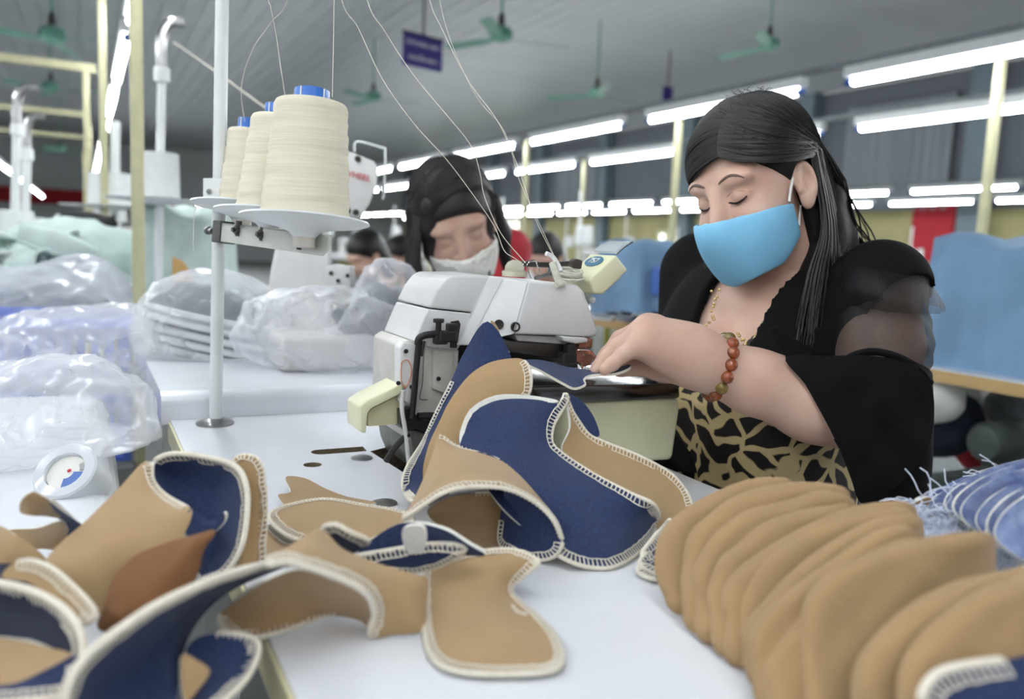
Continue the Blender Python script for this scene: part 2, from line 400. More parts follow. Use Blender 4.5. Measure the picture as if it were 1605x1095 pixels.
# ---------------------------------------------------------------- near sewing table (operator sits on its +E side)
def table(name, label, u0, u1, v0, v1, top, thick, m, medge, leg=None, rnd=.012, cut=None, legm=None):
    t = thing(name, label, 'table', R((u0+u1)/2, (v0+v1)/2, 0))
    if cut is None:
        MB().box(R((u0+u1)/2, (v0+v1)/2, top-thick/2), u1-u0, v1-v0, thick, RAX, bev=.004).build('table_top', m, t)
    else:
        # plan outline with rounded slots cut out, via constrained triangulation
        ring = [(u0, v0), (u1, v0), (u1, v1), (u0, v1)]; vs = [Vector(p) for p in ring]; es = [(0, 1), (1, 2), (2, 3), (3, 0)]
        for poly in cut:
            n0 = len(vs); vs += [Vector(p) for p in poly]; n = len(poly); es += [(n0+i, n0+(i+1) % n) for i in range(n)]
        r = delaunay_2d_cdt(vs, es, [], 0, 1e-6); V2 = r[0]
        def inside(poly, x, y):
            c = False
            for i in range(len(poly)):
                x1, y1 = poly[i]; x2, y2 = poly[i-1]
                if (y1 > y) != (y2 > y) and x < (x2-x1)*(y-y1)/(y2-y1)+x1: c = not c
            return c
        fs = []
        for f in r[2]:
            cx_ = sum(V2[i].x for i in f)/3; cy_ = sum(V2[i].y for i in f)/3
            if inside(ring, cx_, cy_) and not any(inside(p, cx_, cy_) for p in cut): fs.append(list(f))
        n = len(V2); V3 = [R(p.x, p.y, top) for p in V2]+[R(p.x, p.y, top-thick) for p in V2]
        F = fs+[[i+n for i in f[::-1]] for f in fs]; cnt = {}
        for f in fs:
            for i in range(3): cnt[(f[i], f[(i+1) % 3])] = 1
        for (a, b) in list(cnt):
            if (b, a) not in cnt: F.append([b, a, a+n, b+n])
        nt_ = 2*len(fs); mi = [0]*nt_
        for f in F[nt_:]:
            c2 = [(V2[f[0]].x+V2[f[1]].x)/2, (V2[f[0]].y+V2[f[1]].y)/2]; mi.append(0 if min(abs(c2[0]-u0), abs(c2[0]-u1), abs(c2[1]-v0), abs(c2[1]-v1)) < 1e-4 else 1)
        mesh_obj('table_top', V3, F, m, t, mats=[m, mat('raw_chipboard', (118, 104, 84), .9, var=.3, scale=200)], midx=mi)
    if medge:
        m2 = MB()
        for s, uu in ((-1, u0), (1, u1)): m2.box(R(uu+s*.0015, (v0+v1)/2, top-thick/2-.001), .003, v1-v0, thick-.003, RAX)
        for s, vv in ((-1, v0), (1, v1)): m2.box(R((u0+u1)/2, vv+s*.0015, top-thick/2-.001), u1-u0+.006, .003, thick-.003, RAX)
        m2.build('edge_band', medge, t)
    if leg:
        for uu in (u0+.06, u1-.06):
            for vv in (v0+.08, v1-.08):
                MB().box(R(uu, vv, (top-thick)/2), .045, .03, top-thick, RAX, bev=.003).build('leg', legm or M_olive, t)
        for vv in (v0+.08, v1-.08): MB().box(R((u0+u1)/2, vv, .12), u1-u0-.1, .03, .04, RAX).build('stretcher', legm or M_olive, t)
    return t
def uv(px, py, h=0): p = PZ(px, py, h); return (p.dot(E), p.dot(D))
U0, U1, V1T = .107, .652, 1.262
slot = []
s0 = uv(503, 708); s1 = uv(655, 700)
dd = Vector((s1[0]-s0[0], s1[1]-s0[1])); L_ = dd.length; dd.normalize(); nn = Vector((-dd.y, dd.x)); rr = .0125
for k in range(9): a = math.pi/2+math.pi*k/8; q = Vector(s0)+dd*(rr*math.cos(a))+nn*(rr*math.sin(a)); slot.append((q.x, q.y))
slot += [tuple(Vector(s1)-nn*rr), tuple(Vector(s1)+nn*rr)]
# cut-out under the machine's left corner: dark opening seen left of the cloth
hole = [uv(655, 688), uv(580, 707), uv(640, 745), uv(760, 760), uv(900, 740), uv(900, 690)]
# merge slot end into the opening by keeping it just short of it
s1 = (s1[0], s1[1])
slot = [q for q in slot[:9]] + [(Vector(uv(572, 703))-nn*rr)[:], (Vector(uv(572, 703))+nn*rr)[:]]
def circ(px, py, r): c = uv(px, py); return [(c[0]+r*math.cos(a*math.pi/8), c[1]+r*math.sin(a*math.pi/8)) for a in range(16)]
near_table = table('sewing_table', 'white laminate sewing table carrying the overlock machine and fabric pieces', U0, U1, .05, V1T, TABLE, .032, M_white, M_creamedge, True,
                   cut=[slot, hole, circ(490, 728, .011)], legm=M_paint)
# underside pan seen through the openings, coloured dark to stand for their shade
MB().box(R(.40, .95, TABLE-.10), .46, .45, .012, RAX)  .build('oil_pan', M_dark, near_table)
for px, py in ((567, 718), (602, 789)):
    c = PZ(px, py, 0); MB().lathe([(.0135, 0), (.0135, .0015), (.009, .003), (.001, .0032)], c, n=20).build('hole_plug', M_steel, near_table, True)

# left neighbouring table, slightly lower, rounded end
lt = thing('work_table', 'white work table at left holding the crumpled bags and tape roll', 'table', R(-.3, .7, 0))
m = MB(); prof = []
ZL = TABLE-.01
for k in range(7): a = math.pi/2*k/6; prof.append((.035-.04+.04*math.sin(a), ZL-.04+.04*math.cos(a)))
pts = [R(-.95, -.1, ZL)]+[R(u, -.1, z) for u, z in prof]+[R(.035, -.1, ZL-.07), R(-.95, -.1, ZL-.07)]
m.prism(pts, D*1.65); m.build('table_top', M_white, lt)
for uu, vv in ((-.85, 0), (-.06, 0), (-.85, 1.45), (-.06, 1.45)): MB().box(R(uu, vv, (ZL-.07)/2), .04, .04, ZL-.07, RAX).build('leg', M_olive, lt)

# rear table with rounded (postformed) front edge, left end showing its profile
rt = thing('sewing_table', 'thick white rear table with rounded front edge behind the thread stand', 'table', R(.36, 1.8, 0))
ZR = TABLE+.040; vf = 1.275; th = .046
prof = [(vf, ZR-th), (vf-.012, ZR-th)]
for k in range(7): a = math.pi/2*k/6; prof.append((vf-.012+.016*(1-math.cos(a)), ZR-.016+.016*math.sin(a)))
prof += [(vf+1.03, ZR), (vf+1.03, ZR-th)]
MB().prism([R(.095, v_, z_) for v_, z_ in prof], E*.525).build('table_top', M_white, rt)
for uu, vv in ((.15, vf+.08), (.57, vf+.08), (.15, vf+.95), (.57, vf+.95)): MB().box(R(uu, vv, (ZR-th)/2), .04, .04, ZR-th, RAX).build('leg', M_paint, rt)

# ---------------------------------------------------------------- thread stand
pb = PZ(337, 664, 0); ptop = P(349, -60, 1.155)
ts = thing('thread_stand', 'white upright thread stand pole with a bracket arm holding cone discs', 'thread stand', pb)
pdir = (ptop-pb).normalized()
def onpole(py): 
    # point of the pole seen at image height py
    best = min((abs((lambda q: CY-((q-O).dot(_up)/(q-O).dot(_fwd))*F_PX)(pb+pdir*(k*.004))-py), k) for k in range(260))
    return pb+pdir*(best[1]*.004)
MB().tube([pb-UP*.06, pb+pdir*.78], .0088, 20).build('pole', M_paint, ts, True)
MB().lathe([(.026, 0), (.026, .003), (.02, .006), (.0095, .009)], pb, n=24).build('base_flange', M_steel, ts, True)
ga, gb = pb+pdir*.77, P(700, -190, .955); gd = (gb-ga).normalized(); gn = UP.cross(gd).normalized()
m = MB(); m.box((ga+gb)/2, (gb-ga).length, .016, .004, (gd, gn, gd.cross(gn))); m.build('thread_guide_arm', M_steel, ts)
def guide(t_): q_ = ga.lerp(gb, t_); return q_
# bracket plate on the pole and channel arm
c = P(342, 300, 1.143); px_ = _rt*.99+_fwd*.1
MB().box(P(340, 300, 1.14), .037, .003, .036, (_rt, _fwd, _up), bev=.0014).build('clamp_plate', M_paint, ts)
MB().lathe([(.0035, 0), (.0035, .002), (.001, .0025)], P(328, 300, 1.137), -_fwd, 10).build('screw', M_steel, ts)
a0, a1 = P(334, 362, 1.14), P(514, 385, .945)
ax = (a1-a0).normalized(); az = (_up-ax*_up.dot(ax)).normalized(); ay = az.cross(ax)
if ay.y > 0: ay = -ay
ln = (a1-a0).length; hh = .0125
m = MB(); m.prism([a0-az*hh, a0+az*hh, a0+ax*ln*.94+az*hh*1.02, a0+ax*ln+az*hh*.75, a0+ax*ln+az*-hh*.4, a0+ax*ln*.96-az*hh], -ay*.002)
m.prism([a0+az*hh, a0+az*hh-ay*.018, a0+ax*ln*.95+az*hh-ay*.018, a0+ax*ln*.95+az*hh], -az*.002)
m.build('channel_arm', M_steel if False else mat('galvanised_arm', (196, 198, 190), .45, metal=.25, var=.12), ts)
m = MB(); m.box(a0+ax*.012-ay*.01, .024, .024, .03, (ax, ay, az), bev=.002); m.build('pole_clamp', M_darksteel, ts)
for px, py in ((377, 361), (415, 368), (474, 381)):
    q = P(px, py, 1.14-(px-334)/180*.195)+ay*.003
    m = MB(); m.lathe([(.006, 0), (.006, .005), (.003, .005), (.003, .009)], q, ay, 6); m.lathe([(.004, -.016), (.004, .004)], q+ay*.0-az*.004, -az, 8)
    m.build('bolt', M_darksteel, ts)
MB().lathe([(.004, 0), (.004, .01), (.006, .01), (.006, .014)], a0-ax*.002, -ax, 8).build('bolt', M_steel, ts)
# disc + cone of thread
M_cone = mat('cream_wound_thread', (224, 218, 196), .72, var=.10, scale=8, bump=.25, bscale=60, stretch=(2, 2, 70), spec=.35)
M_conebase = mat('grey_foam_pad', (120, 116, 110), .8)
M_bluecone = mat('blue_cone_plastic', (48, 108, 196), .35, var=.08)
tilt = (_up*1.0+_rt*.06-_fwd*.015).normalized()
def spool(px, py, Y, rb, rt_, hgt, dr, label):
    b = P(px, py, Y)
    d = thing('spool_disc', 'grey-white saucer disc under the %s' % label, 'disc', b-tilt*.02, 'saucer discs on the thread stand arm')
    MB().lathe([(.012, -.02), (.018, -.013), (.028, -.009), (dr*.55, -.006), (dr*.92, -.002), (dr, 0), (dr*.99, .002), (dr*.9, 0), (dr*.5, -.004), (.01, -.004)], b, tilt, 40).build('saucer', M_paint, d, True)
    MB().lathe([(.011, -.03), (.013, -.03), (.013, -.018), (.011, -.018)], b, tilt, 12).build('spindle_boss', mat('clear_boss', (205, 200, 190), .3), d, True)
    MB().lathe([(.044*dr/.072, -.003), (.044*dr/.072, .002)], b, tilt, 24).build('foam_pad', M_conebase, d)
    s = thing('thread_cone', label, 'thread', b, 'cream thread cones on the stand')
    n = 26; pr = [(rb*.9, .002)]
    for k in range(n+1):
        t_ = k/n; r_ = rb+(rt_-rb)*t_ + .0007*math.sin(k*2.1)+.0004*math.sin(k*5.3)
        pr.append((r_, .004+(hgt-.004)*t_))
    pr.append((rt_*.55, hgt+.0015))
    MB().lathe(pr, b, tilt, 48).build('wound_thread', M_cone, s, True, auto=60)
    rc = rt_*.50
    MB().lathe([(rc, hgt), (rc*.97, hgt+.015), (rc*.97, hgt+.016), (rc*.8, hgt+.016), (rc*.8, hgt)], b, tilt, 24).build('cone_core', M_bluecone, s, True, auto=30)
    m = MB()
    for a in (math.pi*.1, math.pi*1.12, math.pi*1.55):
        u_ = tilt.orthogonal().normalized(); w_ = tilt.cross(u_); dv = u_*math.cos(a)+w_*math.sin(a); m.box(b+tilt*(hgt+.008)+dv*rc*.99, .0012, .0012, .015, (dv, tilt.cross(dv), tilt))
    m.build('core_rib', M_label, s)
    return b+tilt*hgt
top3 = spool(478, 346, .955, .050, .0405, .132, .073, 'largest cream thread cone, in front on the stand')
top2 = spool(425, 336, 1.06, .044, .030, .122, .070, 'middle cream thread cone half hidden by the largest')
top1 = spool(380, 324, 1.15, .032, .024, .104, .068, 'small cream thread cone beside the white pole')
# threads
def thread(label, pts, r=.00042, m=M_thread, group='loose sewing threads', lbl=True):
    c = crom([p if isinstance(p, Vector) else P(*p) for p in pts], 8)
    o = MB().tube(c, r, 5).build('sewing_thread', m, None, True)
    tag(o, label, 'thread', group); return o
thread('thread curving up from the small cone beside the pole', [(384, 190, 1.15), (378, 150, 1.14), (383, 112, 1.13), (400, 70, 1.12), (425, 35, 1.1), (455, -15, 1.08), guide(.42)])
thread('thread rising from the middle cone', [(447, 152, 1.06), (440, 105, 1.06), (432, 50, 1.06), (424, 10, 1.06), (420, -20, 1.06), guide(.22)])
thread('vertical thread rising from the blue core of the largest cone', [(521, 152, .955), (522, 100, .96), (523, 50, .97), (524, -20, .985), guide(.55)])
thread('leftmost long thread slanting down to the machine', [guide(.50), (532, -15, .97), (562, 45, .97), (600, 125, .96), (650, 195, .95), (700, 250, .95), (745, 310, .95), (775, 355, .95), (790, 392, .95), (806, 404, .95), (818, 412, .95)])
thread('middle long thread slanting down to the machine', [guide(.62), (572, -15, .97), (605, 52, .97), (650, 120, .96), (700, 180, .95), (738, 228, .95), (752, 270, .95), (760, 310, .95), (785, 365, .95), (815, 402, .95), (824, 412, .95)])
thread('rightmost long thread slanting down to the machine', [guide(.86), (670, -15, .97), (695, 50, .97), (735, 128, .96), (780, 190, .95), (812, 262, .95), (838, 340, .95), (862, 390, .95), (876, 415, .95)])
thread('fine thread between the long slanting threads', [guide(.95), (690, 5, 1.0), (740, 140, .98), (790, 205, .97), (815, 285, .96), (850, 360, .95), (872, 408, .95)], .0003)
thread('loose thread end drooping off the left saucer disc', [(322, 320, 1.08), (308, 324, 1.08), (304, 340, 1.08), (303, 365, 1.08), (303, 392, 1.08)])
thread('thick white cord from the far stand hook to the cones', [(272, 66, 2.3), (330, 106, 2.2), (390, 150, 2.1), (440, 185, 2.0)], .0018)

# ---------------------------------------------------------------- overlock machine
VBED, VB1 = .80, .865
om = thing('overlock_machine', 'white and cream overlock sewing machine under the woman\'s hand', 'sewing machine', R(.47, .9, TABLE))
def plate(name, px, v, depth, m, bev=.003, parent=None, smooth=True):
    return MB().prism([PV(x, y, v) for x, y in px], D*depth, bev).build(name, m, parent or om, smooth, auto=50)
# bed: cream front box and steel cloth plate
plate('bed_cover', [(880, 632), (1066, 622), (1068, 640), (1056, 722), (1010, 724), (880, 716)], VBED, .17, M_cream, .008)
plate('cloth_plate', [(835, 605), (1064, 601), (1066, 621), (1063, 624), (880, 632), (835, 636)], VBED-.004, .185, mat('polished_plate', (120, 118, 116), .16, metal=1, var=.25, scale=30), .0025)
plate('bed_block', [(800, 600), (880, 612), (880, 690), (800, 690)], VBED+.03, .15, M_darksteel, .003)
# body front cover with chamfered left facet
cov = [(790, 436), (812, 436), (905, 446), (915, 455), (938, 520), (934, 528), (802, 523), (735, 540)]
def facet(name, front, off, vA, vB, back, m):
    """front polygon lies at v=vA; vertices listed in off are pushed back to v=vB (slanted facet)"""
    pts = [PV(x, y, vB if i in off else vA) for i, (x, y) in enumerate(front)]
    n = len(pts); bk = [p - D*p.dot(D) + D*back for p in pts]
    bm = bmesh.new(); a = [bm.verts.new(p) for p in pts]; b = [bm.verts.new(p) for p in bk]
    bm.faces.new(a); bm.faces.new(b[::-1])
    for i in range(n): bm.faces.new((a[(i+1) % n], a[i], b[i], b[(i+1) % n]))
    bmesh.ops.triangulate(bm, faces=[f for f in bm.faces if len(f.verts) > 4]); bmesh.ops.recalc_face_normals(bm, faces=bm.faces[:])
    ed = [e for e in bm.edges if len(e.link_faces) == 2 and e.calc_face_angle() > .25]
    bmesh.ops.bevel(bm, geom=ed, offset=.004, segments=3, affect='EDGES', profile=.5, clamp_overlap=True)
    bm.verts.index_update(); o = mesh_obj(name, [v_.co.copy() for v_ in bm.verts], [[v_.index for v_ in f.verts] for f in bm.faces], m, om, True, auto=35); bm.free(); return o
VC = VB1-.02
facet('front_cover', [(828, 440), (905, 446), (916, 456), (938, 520), (934, 528), (806, 524)], (), VC, 0, VC+.13, M_machine)
# left facet of the cover (slants away to the left)
fa = [PV(828, 440, VC), PV(806, 524, VC), PV(737, 540, VC+.035), PV(791, 436, VC+.035)]
MB().prism(fa, D*.09, .002).build('cover_side', M_machine, om, True)
fb = [PV(790, 435, VC+.037), PV(735, 541, VC+.037), PV(717, 541, VC+.045), PV(770, 433, VC+.045)]
MB().prism(fb, D*.085, .0015).build('cover_rib', M_machine, om, True)
# rear housing
VH = VC+.05
hs = [(772, 432), (708, 432), (697, 438), (684, 455), (671, 482), (747, 490)]
MB().prism([PV(x, y, VH) for x, y in hs], D*.11, .003).build('upper_housing', M_machine, om, True)
hs = [(746.5, 492), (670.5, 484), (660, 508), (649, 535), (680, 545), (718, 548), (722, 541)]
MB().prism([PV(x, y, VH) for x, y in hs], D*.11, .002).build('lower_housing', M_machine, om, True)
# window recess and lower body box with logo plate
plate('recess_shade', [(707, 504), (719, 502), (722, 508), (716, 545), (706, 545)], VH-.0015, .004, M_dark, 0)  # dark plate laid on the housing, its colour giving the opening's shade
bx_ = [(627, 541), (640, 532), (655, 537), (720, 547), (716, 640), (700, 655), (690, 700), (640, 690), (640, 640), (624, 630)]
MB().prism([PV(x, y, VH+.004) for x, y in bx_], D*.10, .003).build('body_block', mat('dirty_white_enamel', (196, 194, 188), .45, var=.18, scale=30, bump=.1, bscale=300), om, True)
plate('logo_plate', [(626, 545), (634, 535), (660, 541), (652, 640), (627, 625)], VH, .02, M_machine, .0025)
plate('side_plate', [(680, 548), (712, 551), (708, 620), (678, 610)], VH, .02, mat('dirty_white_enamel', (196, 194, 188)), .0015)
lg = crom([PV(x, y, VH-.0012) for x, y in ((631, 566), (640, 565), (645, 580), (641, 598), (634, 607), (629, 595), (629, 575))], 6, True)
MB().tube(lg, .00055, 6, closed=True).build('logo_outline', mat('orange_print', (214, 130, 84), .5), om)
m = MB()
for x, y in ((636, 550), (624, 600), (645, 606), (687, 593)):
    m.lathe([(.0026, 0), (.0026, .0015), (.0015, .002)], PV(x, y, VH-.0006), -D, 10)
m.build('screw', M_dark, om)
# screw holes on the front cover
for i, (x, y) in enumerate(((782, 508), (808, 512))):
    n_ = -D if i else (-D-E*.55).normalized()
    q = PV(x, y, VC if i else VC+.014)
    m = MB(); m.lathe([(.0056, -.002), (.0056, .0012), (.0042, .0012), (.004, -.0015), (.0005, -.0015)], q, n_, 18); m.build('screw_hole', M_dark if i else M_darksteel, om, True)
# presser-foot lifter: black lever, rod and linkage
def tubepx(name, pts, r, m_, n=10, parent=None): return MB().tube(crom([PV(*p) for p in pts], 6), r, n).build(name, m_, parent or om, True)
v1 = VH-.012
tubepx('lifter_lever', [(655, 540, v1), (657, 530, v1), (668, 525, v1), (690, 523, v1), (708, 524, v1)], .0042, M_black)
m = MB(); m.box(PV(700, 527, v1), .022, .012, .013, RAX, bev=.002); m.box(PV(708, 517, VH-.006), .012, .012, .016, RAX, bev=.002); m.box(PV(690, 532, v1), .016, .01, .011, RAX, bev=.002); m.build('lever_block', M_black, om)
tubepx('lifter_rod', [(657, 532, v1), (653, 570, v1), (649, 620, v1), (645, 655, v1)], .0036, M_black)
tubepx('short_rod', [(663, 534, v1+.004), (662, 548, v1+.004), (661, 558, v1+.004)], .003, M_darksteel)
m = MB(); q = PV(687, 517, v1); m.lathe([(.0035, -.006), (.0035, .008), (.0065, .009), (.0065, .013), (.003, .0135)], q, UP, 12); m.build('adjusting_screw', M_black, om, True)
m = MB(); m.prism([PV(x, y, v1+.004) for x, y in ((627, 642), (645, 638), (652, 650), (668, 660), (676, 655), (680, 672), (664, 680), (655, 672), (640, 676), (628, 668))], D*.012, .001)
m.tube([PV(655, 652, v1), PV(683, 651, v1)], .0042, 10); m.build('linkage', M_black, om)
tubepx('hose', [(632, 612, v1), (630, 640, v1), (636, 680, v1), (640, 720, v1), (643, 742, v1)], .0026, mat('clear_hose', (200, 200, 196), .4))
tubepx('hanging_wire', [(668, 535, v1), (664, 560, v1-.002), (662, 600, v1), (658, 624, v1), (670, 626, v1+.004)], .0008, M_steel)
plate('base_casting', [(640, 668), (690, 690), (800, 690), (800, 745), (660, 745), (650, 720), (645, 690)], VH-.002, .13, mat('grimy_casting', (112, 112, 106), .5, metal=.3, var=.4, scale=40), .003)
tubepx('treadle_strut', [(640, 680, v1), (620, 700, v1+.01), (605, 722, v1+.02)], .0035, M_dark)
# cream chute at lower left
VS = VH+.0
ch = [(564, 640), (575, 630), (628, 601), (634, 607), (636, 630)]
fr = [PV(563, 637, VS), PV(577, 626, VS), PV(626, 601, VS), PV(640, 606, VS), PV(640, 664, VS), PV(600, 668, VS), PV(580, 670, VS), PV(574, 680, VS), PV(563, 678, VS)]
MB().prism([PV(563, 637, VS), PV(577, 627, VS), PV(640, 596, VS), PV(640, 612, VS), PV(583, 640, VS), PV(577, 648, VS), PV(574, 680, VS), PV(563, 676, VS)], D*.05, .0025).build('chute_cover', M_cream, om, True)
MB().prism([PV(577, 648, VS+.012), PV(583, 640, VS+.012), PV(640, 612, VS+.012), PV(640, 663, VS+.012), PV(577, 668, VS+.012)], D*.03).build('chute_panel', M_creamedge, om)
# needle area: steel guard, presser foot, needle bar bracket, copper coloured looper cover
plate('finger_guard', [(783, 528), (800, 534), (892, 540), (896, 548), (888, 562), (862, 562), (800, 553), (786, 548)], VC+.01, .05, M_darksteel, .002)
plate('cover_underside', [(806, 524), (900, 529), (893, 540), (812, 534)], VC+.012, .08, M_machine, .001)
plate('needle_bracket', [(880, 527), (922, 530), (921, 537), (903, 539), (884, 535)], VC-.006, .03, M_machine, .002)
m = MB()
for x in (892, 898, 904): m.tube([PV(x, 536, VC+.01), PV(x, 585, VC+.01)], .0011, 6)
m.build('needle', M_chrome, om)
m = MB(); m.box(PV(889, 562, VC), .02, .016, .016, RAX, bev=.003); m.box(PV(893, 550, VC), .012, .014, .018, RAX, bev=.003); m.box(PV(884, 572, VC-.004), .03, .014, .006, RAX, bev=.002); m.build('presser_foot', M_dark, om)
M_cop = mat('copper_pink_steel', (206, 150, 128), .25, metal=.7, var=.3, scale=60)
m = MB(); m.prism([PV(x, y, VC) for x, y in ((903, 549), (926, 549), (931, 560), (926, 572), (916, 575), (903, 565))], D*.01, .001); m.box(PV(914, 537, VC+.01), .022, .014, .014, RAX, bev=.004)
m.tube([PV(926, 552, VC), PV(934, 562, VC), (PV(928, 580, VC))], .0025, 8); m.tube([PV(912, 565, VC-.003), PV(913, 585, VC-.003)], .0012, 6); m.build('looper_guard', M_cop, om)
m = MB()
for x, y in ((914, 556), (921, 556)): m.lathe([(.0017, 0), (.0017, .001)], PV(x, y, VC-.001), -D, 8)
for x, y in ((896, 580), (905, 583), (916, 582), (925, 578)): m.box(PV(x, y, VC+.004), .012, .016, .006, RAX, bev=.001)
m.build('throat_detail', M_chrome, om)
# top: sight glass, tension posts, thread guides
zt = PV(820, 438, VC+.05)
M_glassy = mat('yellowed_clear_plastic', (214, 212, 190), .15, var=.05, trans=.35, alpha=1)
q = PV(806, 433, VC+.05); MB().lathe([(.015, 0), (.0155, .006), (.012, .0075), (.0118, .012), (.009, .017), (.004, .0195), (.0005, .02)], q, UP, 22).build('oil_sight_glass', M_glassy, om, True)
tubepx('thread_guide_bar', [(814, 413, VC+.06), (860, 415, VC+.06), (892, 413, VC+.06)], .0035, M_darksteel)
for pts in (((832, 436), (826, 418), (830, 410), (838, 408), (842, 416), (848, 436)), ((824, 436), (820, 416), (826, 409), (834, 410))):
    tubepx('wire_guide', [(x, y, VC+.045) for x, y in pts], .0007, M_chrome, 6)
tubepx('tension_post', [(838, 436, VC+.03), (862, 428, VC+.03), (870, 420, VC+.03)], .0022, M_steel)
for k, x in enumerate((862, 866)): MB().lathe([(.007, 0), (.008, .001), (.004, .003)], PV(x, 424, VC+.03), E, 14).build('tension_disc', M_chrome, om, True)
# cord coil wound round the guide and the knotted strip
cc = []
for k in range(130):
    a = k/130*2*math.pi*6; t_ = k/130
    q = PV(891, 431, VC+.025); cc.append(q+E*((.0165+.002*math.sin(a*.31))*math.cos(a))+UP*(.0035*math.sin(a)+.013*(((t_*6) % 1)*.15+t_*.85-.5)+.0015*math.sin(a*.43))+D*(.010*math.sin(a)-.004*math.sin(t_*9)))
MB().tube(cc, .0017, 6).build('cord_coil', mat('off_white_cord', (214, 214, 200), .85, var=.15, scale=200, bump=.4, bscale=900), om, True)
tubepx('knotted_strip', [(866, 412, VC+.005), (870, 425, VC), (874, 436, VC-.002), (878, 446, VC-.004)], .0045, MATS['off_white_cord'])
tubepx('knotted_strip', [(872, 446, VC-.004), (884, 444, VC-.002)], .004, MATS['off_white_cord'])
tubepx('plastic_tail', [(856, 397, VC+.01), (866, 402, VC+.01), (874, 414, VC+.005), (879, 425, VC)], .0028, mat('white_strip', (225, 228, 230), .4))
# cream lamp housing with clear visor
VL = VC+.03
plate('lamp_housing', [(924, 440), (929, 431), (940, 424), (966, 399), (985, 424), (977, 430), (973, 436), (946, 461), (931, 461)], VL-.02, .058, M_cream, .004)
plate('rubber_knob', [(899, 408), (904, 405), (914, 408), (912, 422), (899, 420)], VL-.006, .012, mat('brown_rubber', (62, 52, 48), .6), .002)
vis = [PV(966, 398, VL-.02), PV(965, 394, VL-.02), PV(975, 385, VL-.02), PV(990, 378, VL-.02), PV(992, 380, VL-.02)]
mv = bag_mat('clear_visor_plastic', .25, (205, 212, 212)); MB().prism(vis, D*.05, .0006).build('clear_visor', mv, om)
tubepx('visor_edge', [(966, 399, VL-.02), (978, 388, VL-.02), (992, 379, VL-.02)], .0009, M_chrome, 6)
sa, sb = PV(940, 424, VL-.02), PV(966, 399, VL-.02); ss = (sb-sa).normalized(); sn_ = (-D).cross(ss).normalized()
oc = (sa+sb)/2+D*.031+sn_*.0004
ov = [oc-D*(.0185*math.cos(a*math.pi/12))+ss*(.0095*math.sin(a*math.pi/12)) for a in range(24)]
ob_ = MB().prism(ov, sn_*.0008).build('oval_badge', mat('teal_badge', (58, 110, 140), .4), om)
text_mesh('badge_lettering', '757', .013, M_label, frame4(oc+sn_*.0014, -D, ss, sn_), ob_, .0002)
MB().lathe([(.0022, 0), (.0022, .0012)], PV(936, 452, VL-.001), -D, 10).build('screw', M_dark, om)
MB().ball(PV(929, 470, VL), .004, 8).build('white_button', M_paint, om)
# ---------------------------------------------------------------- sewn fabric pieces
def inpoly(poly, pts):
    x, y = pts[:, 0], pts[:, 1]; c = np.zeros(len(pts), bool); n = len(poly)
    for i in range(n):
        x1, y1 = poly[i]; x2, y2 = poly[i-1]
        if y1 == y2: continue
        k = ((y1 > y) != (y2 > y)) & (x < (x2-x1)*(y-y1)/(y2-y1)+x1); c ^= k
    return c
def mvc(poly, pts, vals):
    """mean value interpolation of boundary values"""
    out = np.zeros((len(pts), vals.shape[1])); n = len(poly)
    for i, p in enumerate(pts):
        s = poly-p; r = np.hypot(s[:, 0], s[:, 1])+1e-9; s2 = np.roll(s, -1, 0); r2 = np.roll(r, -1)
        A = s[:, 0]*s2[:, 1]-s[:, 1]*s2[:, 0]; Dt = (s*s2).sum(1)
        tn = (r*r2-Dt)/np.where(np.abs(A) < 1e-9, 1e-9, A)
        w_ = (np.roll(tn, 1)+tn)/r; out[i] = (w_[:, None]*vals).sum(0)/w_.sum()
    return out
